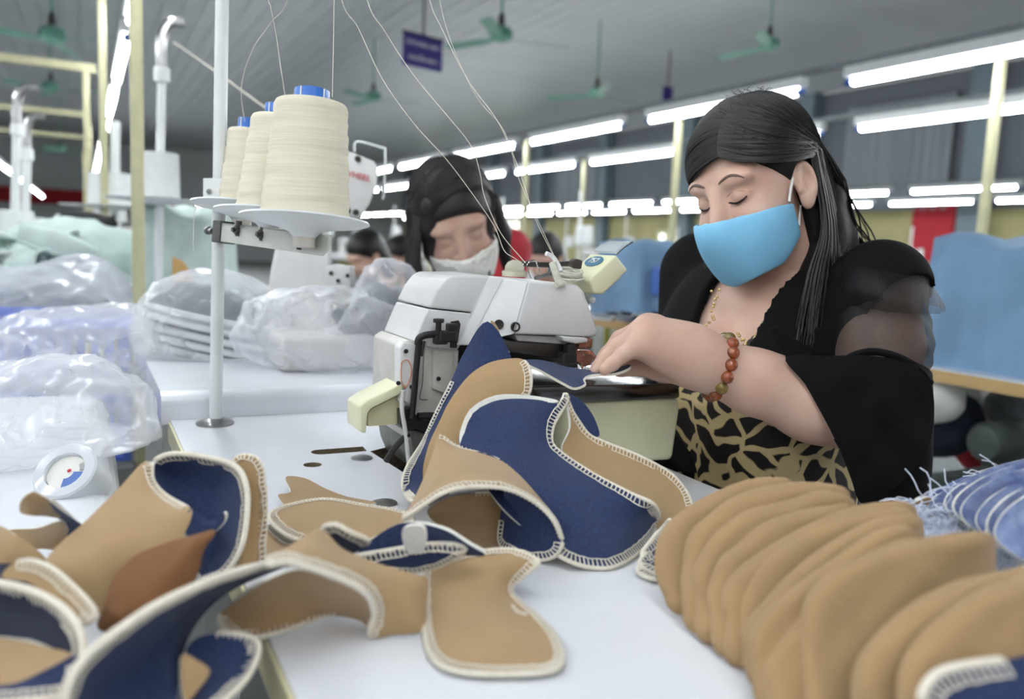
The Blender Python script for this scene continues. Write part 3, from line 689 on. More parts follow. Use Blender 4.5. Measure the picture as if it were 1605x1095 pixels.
def surface(outline, sub=5, cells=320, bulge=0, wave=0, seed=0, curl=None):
    b2 = np.array(crom([(p[0], p[1]) for p in outline], sub, True)); b3 = np.array(crom([tuple(Q(p)) for p in outline], sub, True))
    a = 0.5*abs(np.dot(b2[:, 0], np.roll(b2[:, 1], 1))-np.dot(b2[:, 1], np.roll(b2[:, 0], 1)))
    st = math.sqrt(a/cells); lo, hi = b2.min(0), b2.max(0)
    gx, gy = np.meshgrid(np.arange(lo[0]+st/2, hi[0], st), np.arange(lo[1]+st/2, hi[1], st)); g = np.stack([gx.ravel(), gy.ravel()], 1)
    g = g[inpoly(b2, g)]
    d = np.sqrt(((g[:, None]-b2[None])**2).sum(2)).min(1); g = g[d > st*.45]; d = d[d > st*.45]
    i3 = mvc(b2, g, b3) if len(g) else np.zeros((0, 3))
    if len(g) and (bulge or wave or curl):
        dm = d.max(); w_ = 1-(1-np.clip(d/dm, 0, 1))**2; cdir = np.array(O)-i3; cdir /= np.linalg.norm(cdir, axis=1)[:, None]
        amp = bulge*w_
        if curl: amp = amp+curl[0]*(1-(1-np.clip(d/curl[1], 0, 1))**2)
        if wave: amp = amp+wave*w_*np.sin(g[:, 0]*.06+seed)*np.cos(g[:, 1]*.05+seed*2)
        i3 = i3+cdir*amp[:, None]
    allp = np.vstack([b2, g]); nb = len(b2)
    r = delaunay_2d_cdt([Vector(p) for p in allp], [], [list(range(nb))], 1, 1e-7)
    if len(r[0]) != len(allp):      # crossing outline: fall back on nearest mapping
        V3 = []; src = np.vstack([b3, i3])
        for p in r[0]: V3.append(src[np.argmin(((allp-np.array(p))**2).sum(1))])
        V3 = np.array(V3)
    else: V3 = np.vstack([b3, i3])
    F = [list(f) for f in r[2]]
    # orient towards the camera
    tri = V3[np.array(F)]; nrm = np.cross(tri[:, 1]-tri[:, 0], tri[:, 2]-tri[:, 0]); cen = tri.mean(1)
    if ((np.array(O)-cen)*nrm).sum() < 0: F = [f[::-1] for f in F]; nrm = -nrm
    vn = np.zeros_like(V3)
    for k in range(3): np.add.at(vn, np.array(F)[:, k] if ((0, 0) == (0, 0)) else 0, nrm)
    vn /= (np.linalg.norm(vn, axis=1)[:, None]+1e-12)
    return V3, F, vn, nb
def resample(p, step, closed=True):
    p = np.vstack([p, p[:1]]) if closed else p; L = np.r_[0, np.cumsum(np.linalg.norm(np.diff(p, axis=0), axis=1))]
    n = max(4, int(L[-1]/step)); s = np.linspace(0, L[-1], n, endpoint=not closed); return s, L
def sheet(parent, outline, front, back, thick=.0028, stitch='all', fname='face_layer', bname='lining_layer', sub=5, bulge=0, wave=0, seed=0, rim=None, space=.0038, slen=.0062, cells=320, band=0, curl=None):
    V3, F, vn, nb = surface(outline, sub, cells, bulge, wave, seed, curl); n = len(V3)
    fr = V3+vn*thick*.5; bk = V3-vn*thick*.5
    fo = mesh_obj(fname, fr, F, front, parent, True)
    rimf = []
    for i in range(nb):
        j = (i+1) % nb; rimf.append([i, j, j+n, i+n])
    mesh_obj(bname, bk, [f[::-1] for f in F], back, parent, True)
    V = np.vstack([fr[:nb], bk[:nb]]); mesh_obj('cut_edge', V, [[i, (i+1) % nb, (i+1) % nb+nb, i+nb] for i in range(nb)], rim or M_cutedge, fo, True)
    if stitch:
        sub_n = sub; ranges = [(0, len(outline))] if stitch == 'all' else stitch
        mb = MB(); B = V3[:nb]; NB = vn[:nb]
        for a, b in ranges:
            full = (b-a) >= len(outline)
            idx = [i % nb for i in range(a*sub_n, b*sub_n+(0 if full else 1))]
            pts = B[idx]; ns = NB[idx]
            s, L = resample(pts, space, full)
            pp = np.vstack([pts, pts[:1]]) if full else pts; nn_ = np.vstack([ns, ns[:1]]) if full else ns
            rp = np.stack([np.interp(s, L, pp[:, k]) for k in range(3)], 1); rn = np.stack([np.interp(s, L, nn_[:, k]) for k in range(3)], 1)
            rn /= np.linalg.norm(rn, axis=1)[:, None]+1e-12
            tg = (np.roll(rp, -1, 0)-np.roll(rp, 1, 0)) if full else np.gradient(rp, axis=0)
            tg /= np.linalg.norm(tg, axis=1)[:, None]+1e-12
            inw = np.cross(rn, tg); cen = V3.mean(0)
            # outline orientation: test against nearest interior direction
            if nb < n:
                k0 = len(rp)//2; it = V3[nb:]; dn = it[np.argmin(((it-rp[k0])**2).sum(1))]-rp[k0]
                sg_ = np.sign((inw[k0]*dn).sum())
                votes = 0
                for k0 in range(0, len(rp), max(1, len(rp)//12)):
                    dn = it[np.argmin(((it-rp[k0])**2).sum(1))]-rp[k0]; votes += np.sign((inw[k0]*dn).sum())
                inw *= 1 if votes >= 0 else -1
            mb.tube([Vector(q) for q in rp], thick*.5+.0007, 6, closed=full)
            inner = []
            for q, nr, iw, t_ in zip(rp, rn, inw, tg):
                jit = RNG.uniform(-.0005, .0005); q2 = q+iw*(slen+jit)+t_*.0012
                for sgn in (1, -1):
                    a_ = Vector(q+nr*sgn*(thick*.5+.0006)); b_ = Vector(q2+nr*sgn*(thick*.5+.0003)); mb.tube([a_, b_], [.00085, .0006], 4, caps=False)
                inner.append(Vector(q2+nr*(thick*.5+.0004)))
            mb.tube(inner, .0006, 4, closed=full)
        o = mb.build('overlock_stitching', M_thread, fo, True, auto=None); o['kind'] = 'stuff'
def piece(label, loc, group='sewn shoe lining pieces'):
    return thing('shoe_lining_piece', label, 'fabric piece', Q(loc), group)
TN, BL = M_tan, M_denim
# A: denim strip standing against the machine
t = piece('upright denim strip leaning on the machine, top corner folded to a point', (640, 780, .004))
sheet(t, [(765, 504, .90), (800, 557, .885), (800, 600, .87), (765, 680, .85), (720, 740, .85), (690, 790, .86), (650, 787, .03), (636, 775, .02), (631, 755, .03), (640, 728, .04), (664, 690, .905), (682, 650, .905), (708, 598, .905), (730, 550, .91)], BL, TN, stitch=[(6, 12)], bulge=.004)
sheet(t, [(768, 503, .905), (776, 509, .91), (781, 520, .91), (786, 540, .91), (798, 553, .893), (781, 532, .898), (770, 513, .90)], TN, BL, stitch=None, fname='folded_corner', sub=4, cells=40)
# B: tan flap curving over
t = piece('tan flap arching over with a stitched right end below the finger guard', (690, 780, .02))
sheet(t, [(800, 563, .87), (822, 566, .865), (832, 590, .85), (826, 622, .845), (790, 660, .84), (745, 715, .82), (705, 770, .80), (672, 770, .81), (664, 742, .815), (672, 700, .825), (690, 660, .835), (705, 630, .845), (735, 590, .86), (766, 570, .87)], TN, BL, stitch=[(1, 4)], bulge=.006, rim=M_tan)
# strip under needle being sewn
t = piece('denim strip on the steel plate being fed under the needle', (880, 600, .125))
zc = .155
sheet(t, [(820, 567, .89), (850, 566, .915), (888, 576, .93), (915, 580, .93), (950, 583, .925), (985, 573, .92), (986, 578, .905), (965, 586, .895), (930, 588, .885), (916, 594, .877), (917, 603, .868), (900, 609, .862), (880, 600, .868), (850, 583, .88)], BL, TN, stitch=None, cells=220, rim=M_thread)
# D: tan piece behind, right
t = piece('tan upper piece with stitched rim standing behind the big denim piece', (1040, 830, .002))
sheet(t, [(887, 622, .845), (900, 650, .845), (922, 680, .84), (950, 694, .835), (1000, 714, .83), (1048, 740, .83), (1074, 768, .82), (1085, 800, .80), (1075, 835, .002), (1035, 838, .002), (1010, 800, .77), (950, 770, .77), (900, 740, .79), (880, 705, .81), (893, 668, .83)], TN, BL, stitch=[(0, 8)], bulge=-.006)
sheet(t, [(886, 619, .848), (897, 620, .855), (914, 632, .86), (930, 655, .86), (939, 682, .85), (926, 682, .847), (906, 655, .848), (893, 634, .848)], BL, TN, stitch=None, fname='turned_edge', sub=4, cells=60)
# C: big denim boot
t = piece('large denim upper piece with ladder-like white stitched rim, in front of the machine', (950, 886, .002))
sheet(t, [(722, 700, .77), (722, 678, .785), (738, 643, .80), (775, 624, .82), (822, 622, .83), (868, 628, .83), (873, 640, .825), (884, 618, .84), (890, 626, .842), (870, 660, .815), (864, 688, .80), (876, 707, .79), (930, 743, .765), (990, 774, .745), (1024, 790, .735), (1032, 815, .012), (1012, 855, .004), (968, 886, .002), (926, 889, .002), (886, 876, .01), (850, 850, .70), (790, 800, .70), (750, 745, .735)], BL, TN, stitch=[(7, 20)], bulge=.008, cells=500, space=.0042, slen=.0075)
sheet(t, [(722, 704, .768), (721, 678, .783), (737, 641, .798), (775, 620, .818), (822, 619, .828), (870, 627, .829), (868, 632, .826), (822, 629, .826), (778, 634, .815), (748, 652, .797), (734, 682, .782), (730, 706, .768)], M_cutedge, M_cutedge, stitch=None, fname='bare_seam_edge', bname='edge_back', sub=3, cells=80)
o_ = thread('short loose cream thread lying on the big denim piece', [(966, 835, .727), (963, 845, .715), (960, 858, .703)], .0011)
# E: tan saddle with opening
t = piece('tan arched piece with stitched opening, in front of the big denim piece', (760, 860, .0))
sheet(t, [(690, 684, .775), (715, 700, .77), (750, 708, .765), (785, 721, .755), (815, 748, .735), (845, 782, .71), (868, 812, .69), (880, 845, .68), (868, 815, .675), (838, 786, .675), (795, 766, .67), (745, 762, .665), (702, 769, .655), (665, 790, .65), (633, 812, .655), (648, 788, .69), (668, 745, .73), (682, 705, .765)], TN, BL, stitch=[(0, 3), (7, 14)], bulge=.012, cells=420)
sheet(t, [(795, 768, .70), (838, 786, .69), (868, 814, .682), (881, 850, .678), (868, 872, .68), (838, 877, .69), (803, 868, .70), (783, 850, .715), (785, 815, .72), (790, 785, .715)], BL, TN, stitch=[(3, 8)], fname='inner_denim', bname='inner_back')
sheet(t, [(668, 802, .69), (702, 778, .70), (745, 771, .715), (785, 772, .73), (800, 800, .735), (790, 850, .73), (776, 864, .70), (730, 852, .685), (692, 830, .685)], TN, BL, stitch=[(2, 4)], fname='inner_lining', bname='inner_lining_back', bulge=-.01)
# F: front tan boot flat on the table
t = piece('tan boot-shaped piece lying flat in front with thick cream stitched rim', (780, 1000, .0))
sheet(t, [(668, 897, .012), (690, 882, .02), (740, 868, .03), (800, 862, .034), (838, 876, .03), (842, 884, .028), (812, 908, .016), (800, 922, .010), (808, 938, .006), (840, 965, .004), (868, 995, .004), (881, 1030, .004), (868, 1050, .004), (815, 1056, .004), (740, 1055, .004), (692, 1043, .004), (670, 1015, .004), (664, 960, .005)], TN, BL, thick=.0034, stitch='all', bulge=.003, space=.0030, slen=.0055)
o_ = thread('short cream thread tail on the front boot-shaped piece', [(803, 948, .535), (812, 958, .53), (826, 962, .528)], .0009)
t = piece('narrow denim strip with white rim between the tan pieces', (640, 890, .01))
sheet(t, [(540, 876, .03), (600, 864, .035), (680, 852, .045), (730, 858, .045), (700, 880, .03), (660, 893, .02), (620, 893, .018), (575, 886, .02)], BL, TN, bulge=.002)
sheet(t, [(625, 820, .055), (690, 825, .06), (735, 850, .05), (760, 868, .04), (700, 866, .035), (640, 870, .03), (600, 868, .03), (560, 866, .03)], BL, TN, stitch=None, fname='under_layer', bname='under_back')
t = piece('small white lining scrap tucked beside the narrow denim strip', (655, 850, .03))
sheet(t, [(632, 828, .06), (664, 824, .065), (666, 858, .045), (640, 864, .04)], M_grayfab if False else M_cutedge, M_cutedge, stitch=None, cells=40)
# G: tan flap centre, with hooked fold
t = piece('tan folded piece in the centre whose stitched edge curls over a dark hollow', (600, 990, .002))
sheet(t, [(418, 884, .075), (455, 858, .075), (500, 832, .07), (535, 862, .055), (590, 885, .045), (650, 902, .035), (668, 908, .03), (666, 945, .015), (661, 986, .004), (620, 992, .003), (580, 995, .003), (587, 960, .02), (572, 928, .04), (530, 905, .055), (480, 888, .068), (450, 880, .074)], TN, BL, stitch=[(10, 16)], bulge=.008, thick=.0034, space=.003)
sheet(t, [(345, 962, .012), (352, 985, .006), (375, 1000, .004), (425, 994, .004), (475, 978, .004), (520, 962, .004), (565, 970, .004), (585, 985, .003), (575, 930, .04), (520, 905, .05), (470, 890, .055), (420, 905, .05), (375, 935, .03)], TN, BL, stitch=[(0, 5)], fname='inside_lining', bname='inside_back', bulge=-.012)
t = piece('small dark denim cup standing behind the folded tan piece', (520, 860, .03))
sheet(t, [(492, 868, .04), (500, 838, .06), (508, 825, .068), (528, 822, .07), (548, 834, .065), (578, 848, .055), (560, 862, .045), (530, 870, .035)], M_navy, TN, stitch=[(2, 5)], cells=80)
# I: flat tan pieces mid left
t = piece('tan piece with cut notch lying flat behind the others', (480, 780, .0))
sheet(t, [(448, 749, .012), (478, 751, .012), (512, 768, .01), (545, 780, .006), (590, 790, .004), (520, 796, .004), (460, 800, .004), (436, 778, .008), (455, 772, .01)], TN, BL, stitch=None, cells=100)
t = piece('long tan piece lying flat under the folded piece, left of the machine', (530, 830, .002))
sheet(t, [(423, 812, .02), (440, 796, .022), (505, 783, .022), (570, 792, .02), (640, 806, .02), (640, 830, .02), (600, 846, .018), (560, 860, .016), (500, 852, .016), (450, 838, .018)], TN, BL, bulge=.004)
sheet(t, [(418, 824, .006), (450, 848, .006), (500, 866, .008), (450, 875, .006), (415, 880, .006)], TN, BL, fname='lower_ply', bname='lower_back', stitch=[(0, 3)], cells=60)
# K: tall boot at left
t = piece('tall tan boot-shaped piece at left showing its denim inside', (200, 950, .0))
sheet(t, [(243, 722, .66), (272, 711, .665), (322, 716, .665), (368, 730, .655), (386, 762, .64), (386, 815, .625), (376, 862, .61), (350, 900, .60), (318, 908, .60), (300, 880, .61), (285, 830, .63), (252, 780, .645), (238, 748, .655)], BL, TN, stitch=[(0, 8)], bulge=-.03, thick=.0036)
sheet(t, [(236, 726, .652), (238, 752, .64), (258, 776, .625), (292, 796, .605), (302, 802, .60), (288, 838, .585), (262, 880, .57), (216, 890, .565), (186, 918, .56), (172, 960, .545), (150, 958, .54), (100, 925, .54), (72, 890, .55), (88, 862, .57), (140, 815, .595), (190, 765, .625), (222, 730, .65)], TN, BL, stitch=[(0, 3)], fname='front_layer', bname='front_back', bulge=.012, thick=.0036)
sheet(t, [(296, 798, .60), (330, 818, .605), (352, 802, .60), (352, 818, .60), (325, 840, .598), (290, 838, .588)], BL, M_cutedge, stitch=None, fname='torn_tab', bname='tab_back', cells=40)
t = piece('slim tan piece standing directly behind the tall boot-shaped piece', (395, 880, .0))
sheet(t, [(368, 722, .69), (392, 714, .69), (410, 732, .685), (416, 790, .67), (414, 850, .655), (410, 885, .65), (370, 895, .645), (380, 830, .66), (386, 770, .675)], TN, BL, stitch=[(0, 5)], bulge=.004)
t = piece('reddish brown suede flap in front of the tall boot-shaped piece', (230, 960, .0))
sheet(t, [(338, 832, .56), (312, 838, .555), (262, 852, .54), (214, 872, .53), (182, 905, .52), (166, 950, .51), (158, 985, .505), (215, 985, .505), (270, 960, .515), (305, 905, .535), (318, 860, .55)], M_brown, BL, stitch=None, bulge=.012)
# M: big dark denim curve in the foreground
t = piece('big dark denim piece curving through the lower left foreground', (250, 1090, .0))
sheet(t, [(458, 879, .555), (400, 889, .52), (330, 910, .48), (252, 945, .447), (190, 985, .425), (142, 1022, .41), (112, 1062, .40), (103, 1120, .395), (140, 1180, .39), (285, 1150, .44), (280, 1060, .475), (288, 1008, .505), (314, 962, .535), (360, 922, .56), (420, 894, .57)], BL, TN, stitch=[(0, 8)], bulge=-.03, thick=.0042, slen=.0075, space=.0034, cells=420)
t = piece('denim piece with a light triangular tab beneath the big dark piece', (345, 1080, .0))
sheet(t, [(296, 1010, .49), (340, 992, .5), (396, 1000, .5), (405, 1022, .49), (385, 1065, .475), (345, 1105, .455), (300, 1150, .44), (278, 1120, .445), (284, 1060, .465)], BL, TN, stitch=[(1, 6)], bulge=-.006)
sheet(t, [(284, 1028, .452), (310, 1036, .455), (328, 1052, .455), (312, 1078, .448), (288, 1098, .44)], TN, BL, fname='tan_tab', bname='tab_back', stitch=None, cells=60)
# O: far left foreground loop
t = piece('dark denim loop cut by the left edge of the picture', (40, 1060, .0))
sheet(t, [(-60, 905, .50), (0, 914, .495), (50, 926, .49), (95, 950, .48), (122, 980, .465), (130, 1015, .455), (120, 1045, .45), (60, 1010, .47), (0, 1000, .48), (-60, 1000, .48)], M_navy, TN, stitch=[(0, 6)], thick=.004, slen=.0075, bulge=-.01)  # navy replaces denim here: the shaded inside put into the colour
sheet(t, [(-60, 1000, .485), (0, 1002, .48), (60, 1012, .47), (122, 1030, .455), (112, 1050, .445), (60, 1075, .44), (0, 1085, .44), (-60, 1090, .44)], TN, BL, fname='inner_lining', bname='inner_back', stitch=None)
sheet(t, [(-60, 1082, .43), (20, 1074, .43), (70, 1052, .435), (118, 1028, .45), (124, 1045, .445), (112, 1085, .43), (60, 1095, .42), (-60, 1105, .42)], M_denim, TN, fname='lower_strip', bname='lower_back', stitch=[(4, 7)])
sheet(t, [(30, 880, .515), (70, 885, .51), (110, 915, .50), (150, 960, .485), (128, 975, .48), (90, 945, .49), (45, 912, .505), (5, 905, .51)], TN, BL, fname='upper_fold', bname='upper_back', stitch=[(0, 4)])
sheet(t, [(-40, 890, .53), (25, 885, .53), (70, 898, .525), (100, 925, .51), (60, 925, .51), (0, 915, .515), (-40, 912, .515)], M_navy, TN, fname='hollow_layer', bname='hollow_back', stitch=None)  # hollow of the loop also navy, its shade put into the colour
# P: upper left curls
t = piece('tan piece with curled-over tip and thin denim strip, beside the tape roll', (80, 850, .0))
sheet(t, [(34, 800, .06), (36, 780, .075), (52, 770, .08), (72, 778, .075), (85, 790, .065), (96, 808, .05), (70, 806, .055), (48, 806, .06)], TN, BL, stitch=None, cells=80, bulge=.004)
sheet(t, [(78, 783, .075), (95, 795, .065), (120, 815, .04), (142, 832, .02), (120, 850, .015), (108, 840, .02), (95, 812, .045)], BL, TN, fname='denim_strip', bname='strip_back', stitch=None, cells=80)
sheet(t, [(10, 832, .02), (60, 826, .03), (98, 815, .045), (112, 845, .012), (105, 862, .01), (70, 858, .01), (40, 858, .01)], TN, BL, fname='base_layer', bname='base_back', stitch=None, cells=100)
t = piece('plain tan piece cut by the left edge above the dark loop', (20, 870, .0))
sheet(t, [(-60, 822, .04), (0, 826, .045), (30, 842, .045), (75, 880, .03), (40, 892, .02), (0, 898, .02), (-60, 900, .02)], TN, BL, stitch=None, bulge=.008)

# ---------------------------------------------------------------- leaning stack of cut tan uppers at right
def lerp(a, b, t): return a+(b-a)*t
LE = [[(1062, 960), (1040, 930), (1027, 890), (1030, 850), (1050, 820), (1085, 790), (1130, 768), (1180, 752), (1238, 750)],
 [(1085, 985), (1068, 930), (1073, 882), (1085, 842), (1112, 808), (1150, 782), (1200, 764), (1255, 757), (1315, 760)],
 [(1105, 1000), (1090, 945), (1087, 905), (1105, 868), (1125, 836), (1170, 806), (1230, 785), (1280, 776), (1325, 775)],
 [(1130, 1020), (1118, 960), (1115, 925), (1132, 882), (1160, 850), (1200, 822), (1260, 800), (1300, 792), (1330, 790)],
 [(1150, 1035), (1140, 980), (1136, 935), (1152, 902), (1190, 868), (1240, 836), (1300, 810), (1350, 795), (1420, 790)],
 [(1172, 1045), (1160, 985), (1160, 940), (1180, 898), (1215, 868), (1270, 834), (1330, 808), (1380, 800), (1425, 802)],
 [(1190, 1075), (1168, 1010), (1172, 975), (1194, 950), (1232, 908), (1284, 866), (1340, 828), (1380, 812), (1430, 810)],
 [(1200, 1120), (1178, 1050), (1175, 1012), (1198, 968), (1240, 930), (1292, 886), (1350, 846), (1390, 832), (1425, 828)],
 [(1226, 1140), (1204, 1070), (1206, 1032), (1236, 992), (1266, 952), (1312, 906), (1380, 862), (1410, 848), (1436, 842)],
 [(1282, 1160), (1264, 1080), (1260, 1000), (1264, 950), (1284, 918), (1330, 888), (1392, 862), (1460, 846), (1542, 838)]]
rs = random.Random(3); NS = len(LE)
M_tanrim = mat('highlit_tan_cut_edge', (186, 156, 114), .9, var=.1)  # cut edge coloured paler than the face to paint in edge highlights
nth = ['farthest', 'second', 'third', 'fourth', 'fifth', 'sixth', 'seventh', 'eighth', 'ninth', 'nearest']
for i, le in enumerate(LE):
    t_ = i/(NS-1); ol = []; b0 = Q((le[0][0], le[0][1], .003)); yb = PZ(le[0][0], le[0][1], .003).y-.002
    for k, (x, y) in enumerate(le):
        f2 = min(1, max(0, (le[0][1]-y)/(le[0][1]-le[-1][1]))); wob = rs.uniform(-.002, .002)
        ol.append((x+rs.uniform(-3, 3), y+rs.uniform(-4, 4), yb+.075*f2+wob))
    xr, yr = le[-1]
    ol += [(xr+14, yr+22, yb+.085), (xr+6, yr+90, yb+.07), (xr-60, yr+170, yb+.035), (lerp(le[0][0], xr, .4), le[0][1]-5, yb+.004)]
    lab = '%s tan cut upper%s of the leaning stack' % (nth[i], '' if i in (0, NS-1) else ', counted from the far end,')
    s_ = thing('cut_upper', lab, 'shoe upper', (b0.x, b0.y, TABLE), 'leaning stack of tan cut uppers')
    sheet(s_, ol, M_tan2, M_denim if i % 3 else M_cutedge, thick=.004, stitch=None, bulge=0, wave=.002, seed=i, cells=900, rim=M_tanrim, sub=6, curl=(.010, 20))
# extra low sheets in front (cut by the frame)
for i, (ox, lab) in enumerate(((0, 'tan cut upper lying low in front of the stack at the lower right'), (70, 'lowest tan cut upper at the right picture edge'))):
    s_ = thing('cut_upper', lab, 'shoe upper', PZ(1400+ox, 1080, .0), 'leaning stack of tan cut uppers')
    sheet(s_, [(1360+ox, 1130, .415-i*.015), (1340+ox, 1070, .42-i*.015), (1365+ox, 1010, .43-i*.015), (1430+ox, 950, .445-i*.015), (1500+ox, 915, .455-i*.015), (1590+ox, 895, .46-i*.015), (1680, 880, .47-i*.015), (1700, 1000, .45-i*.015), (1620, 1080, .43-i*.015), (1480+ox, 1140, .415-i*.015)], M_tan2, M_denim, thick=.004, stitch=None, bulge=.002, wave=.002, seed=i+20, cells=600, rim=M_tan2, curl=(.013, 34))
# denim backs standing at the left foot of the stack
t = piece('few denim pieces with white edges wedged at the left foot of the tan stack', (1020, 880, .0))
for k in range(3):
    sheet(t, [(1052+k*4, 818+k*16, .72), (1040, 826+k*18, .73), (1018-k*4, 850+k*16, .02-k*.006), (1006-k*3, 872+k*12, .012-k*.004), (1030, 892+k*8, .004), (1060, 880+k*10, .70)], BL, TN, stitch=[(0, 4)], cells=40, fname='denim_ply', bname='ply_back')
# right: folded stack of frayed denim
t = thing('frayed_denim_stack', 'bundle of frayed light denim pieces with hanging threads at the right edge', 'fabric stack', PZ(1560, 900, 0))
M_lden = mat('light_denim', (138, 152, 188), .9, var=.35, scale=60, bump=.4, bscale=500, rgb2=(84, 100, 146))
M_fray = mat('frayed_white_thread', (206, 214, 230), .8, var=.15)
rs = random.Random(9)
for k in range(9):
    x0 = 1425+k*17+rs.uniform(-5, 5); y0 = 800-k*2+rs.uniform(-6, 6)+max(0, (k-4))*14; Yd = .74-k*.022
    sheet(t, [(x0, y0, Yd), (x0+34, y0-26-k*3, Yd+.01), (x0+110, y0-60-k*2, Yd+.02), (x0+200, y0-70, Yd+.02), (x0+210, y0+60, Yd), (x0+120, y0+70, Yd-.01), (x0+40, y0+40, Yd-.01)], M_lden, M_lden if k % 2 else M_tan2, stitch=None, cells=60, thick=.003, fname='denim_ply', bname='ply_back', wave=.006, seed=k)
m = MB()
for k in range(520):
    x = rs.uniform(1430, 1610); y = lerp(800, 760, (x-1430)/180)+rs.uniform(-25, 130)*(.3+.7*(x-1430)/180); Yd = lerp(.73, .56, min(1, max(0, (y-760)/170)))
    a = P(x, y, Yd); pts = [a]; dvec = Vector((rs.uniform(-1, .4), rs.uniform(-.6, .2), rs.uniform(-.6, .6))).normalized()
    for q in range(5): dvec = (dvec+Vector((rs.uniform(-.5, .5), rs.uniform(-.5, .5), -.25+rs.uniform(-.3, .3)))).normalized(); pts.append(pts[-1]+dvec*.007)
    m.tube(pts, .0006, 4)
o = m.build('frayed_threads', M_fray, t, True); o['kind'] = 'stuff'
for k, (x, y, Yd) in enumerate(((1445, 790, .70), (1560, 832, .60))):
    t2 = piece(['pale tan tongue tip poking out behind the tan stack', 'second pale tan tongue tip among the frayed denim'][k], (x, y+60, .0))
    sheet(t2, [(x-32, y+16, Yd+.01), (x-10, y-6, Yd), (x+8, y-12, Yd), (x+16, y-4, Yd), (x+12, y+16, Yd), (x-6, y+34, Yd), (x-24, y+34, Yd)], M_cutedge if k else M_tan2, M_tan, thick=.005, stitch=None, cells=40)
t = piece('dark denim piece with white fringe at the lower right corner', (1560, 1080, .0))
sheet(t, [(1445, 1100, .37), (1462, 1062, .375), (1500, 1046, .38), (1570, 1036, .385), (1680, 1025, .385), (1700, 1140, .365), (1560, 1160, .362), (1470, 1140, .365)], BL, TN, stitch=[(0, 3)], thick=.004, slen=.008)
# ---------------------------------------------------------------- people: implicit surfaces meshed with surface nets
def surfnet(fn, lo, hi, h):
    lo = np.array(lo, float); n = np.ceil((np.array(hi)-lo)/h).astype(int)+1
    ax_ = [lo[k]+h*np.arange(n[k]) for k in range(3)]
    X, Y, Z = np.meshgrid(*ax_, indexing='ij'); pts = np.stack([X.ravel(), Y.ravel(), Z.ravel()], 1).astype(np.float32)
    V = fn(pts).reshape(n)
    ins = V < 0
    c = np.zeros(n-1, int)
    for dx in (0, 1):
        for dy in (0, 1):
            for dz in (0, 1): c += ins[dx:n[0]-1+dx, dy:n[1]-1+dy, dz:n[2]-1+dz]
    act = (c > 0) & (c < 8); idx = -np.ones(n-1, int); ids = np.argwhere(act); idx[act] = np.arange(len(ids))
    acc = np.zeros((len(ids), 3)); cnt = np.zeros(len(ids))
    cs = [(0, 0, 0), (1, 0, 0), (0, 1, 0), (1, 1, 0), (0, 0, 1), (1, 0, 1), (0, 1, 1), (1, 1, 1)]
    for a in range(8):
        for b in range(a+1, 8):
            if sum(abs(x-y) for x, y in zip(cs[a], cs[b])) != 1: continue
            va = V[ids[:, 0]+cs[a][0], ids[:, 1]+cs[a][1], ids[:, 2]+cs[a][2]]; vb = V[ids[:, 0]+cs[b][0], ids[:, 1]+cs[b][1], ids[:, 2]+cs[b][2]]
            m_ = (va < 0) != (vb < 0); t_ = np.where(m_, va/np.where(va == vb, 1, va-vb), 0)
            p = np.array(cs[a])[None]*(1-t_[:, None])+np.array(cs[b])[None]*t_[:, None]
            acc += p*m_[:, None]; cnt += m_
    P3 = lo+(ids+acc/cnt[:, None])*h
    F = []
    for ax in range(3):
        o1, o2 = (ax+1) % 3, (ax+2) % 3
        sl0 = [slice(None)]*3; sl1 = [slice(None)]*3; sl0[ax] = slice(0, n[ax]-1); sl1[ax] = slice(1, n[ax])
        A = ins[tuple(sl0)]; B = ins[tuple(sl1)]; E_ = np.argwhere(A != B)
        ok = (E_[:, o1] > 0) & (E_[:, o2] > 0) & (E_[:, o1] < n[o1]-1) & (E_[:, o2] < n[o2]-1); E_ = E_[ok]
        s_ = A[E_[:, 0], E_[:, 1], E_[:, 2]]
        def cell(d1, d2):
            q = E_.copy(); q[:, o1] += d1; q[:, o2] += d2; return idx[q[:, 0], q[:, 1], q[:, 2]]
        q = np.stack([cell(-1, -1), cell(0, -1), cell(0, 0), cell(-1, 0)], 1)
        q[~s_] = q[~s_][:, ::-1]; F.append(q)
    return P3, np.vstack(F)
def sd_ell(p, c, r, M=None):
    q = p-np.array(c, np.float32)
    if M is not None: q = q@M
    r = np.array(r, np.float32); k0 = np.linalg.norm(q/r, axis=1); k1 = np.linalg.norm(q/(r*r), axis=1)+1e-9; return k0*(k0-1)/k1
def sd_cone(p, a, b, ra, rb):
    a = np.array(a, np.float32); b = np.array(b, np.float32); ab = b-a; t_ = np.clip(((p-a)@ab)/(ab@ab+1e-12), 0, 1)
    return np.linalg.norm(p-(a+t_[:, None]*ab), axis=1)-(ra+(rb-ra)*t_)
def smin(a, b, k): h = np.clip(.5+.5*(b-a)/k, 0, 1); return b*(1-h)+a*h-k*h*(1-h)
def smax(a, b, k): return -smin(-a, -b, k)
def chain(p, pts, k=.01):
    d = None
    for (a, ra), (b, rb) in zip(pts, pts[1:]):
        e = sd_cone(p, a, b, ra, rb); d = e if d is None else smin(d, e, k)
    return d
def rot_axes(F_, up=(0, 0, 1)):
    f = Vector(F_).normalized(); l = Vector(up).cross(f).normalized(); l = -l if False else l
    u = f.cross(l).normalized(); return l, f, u
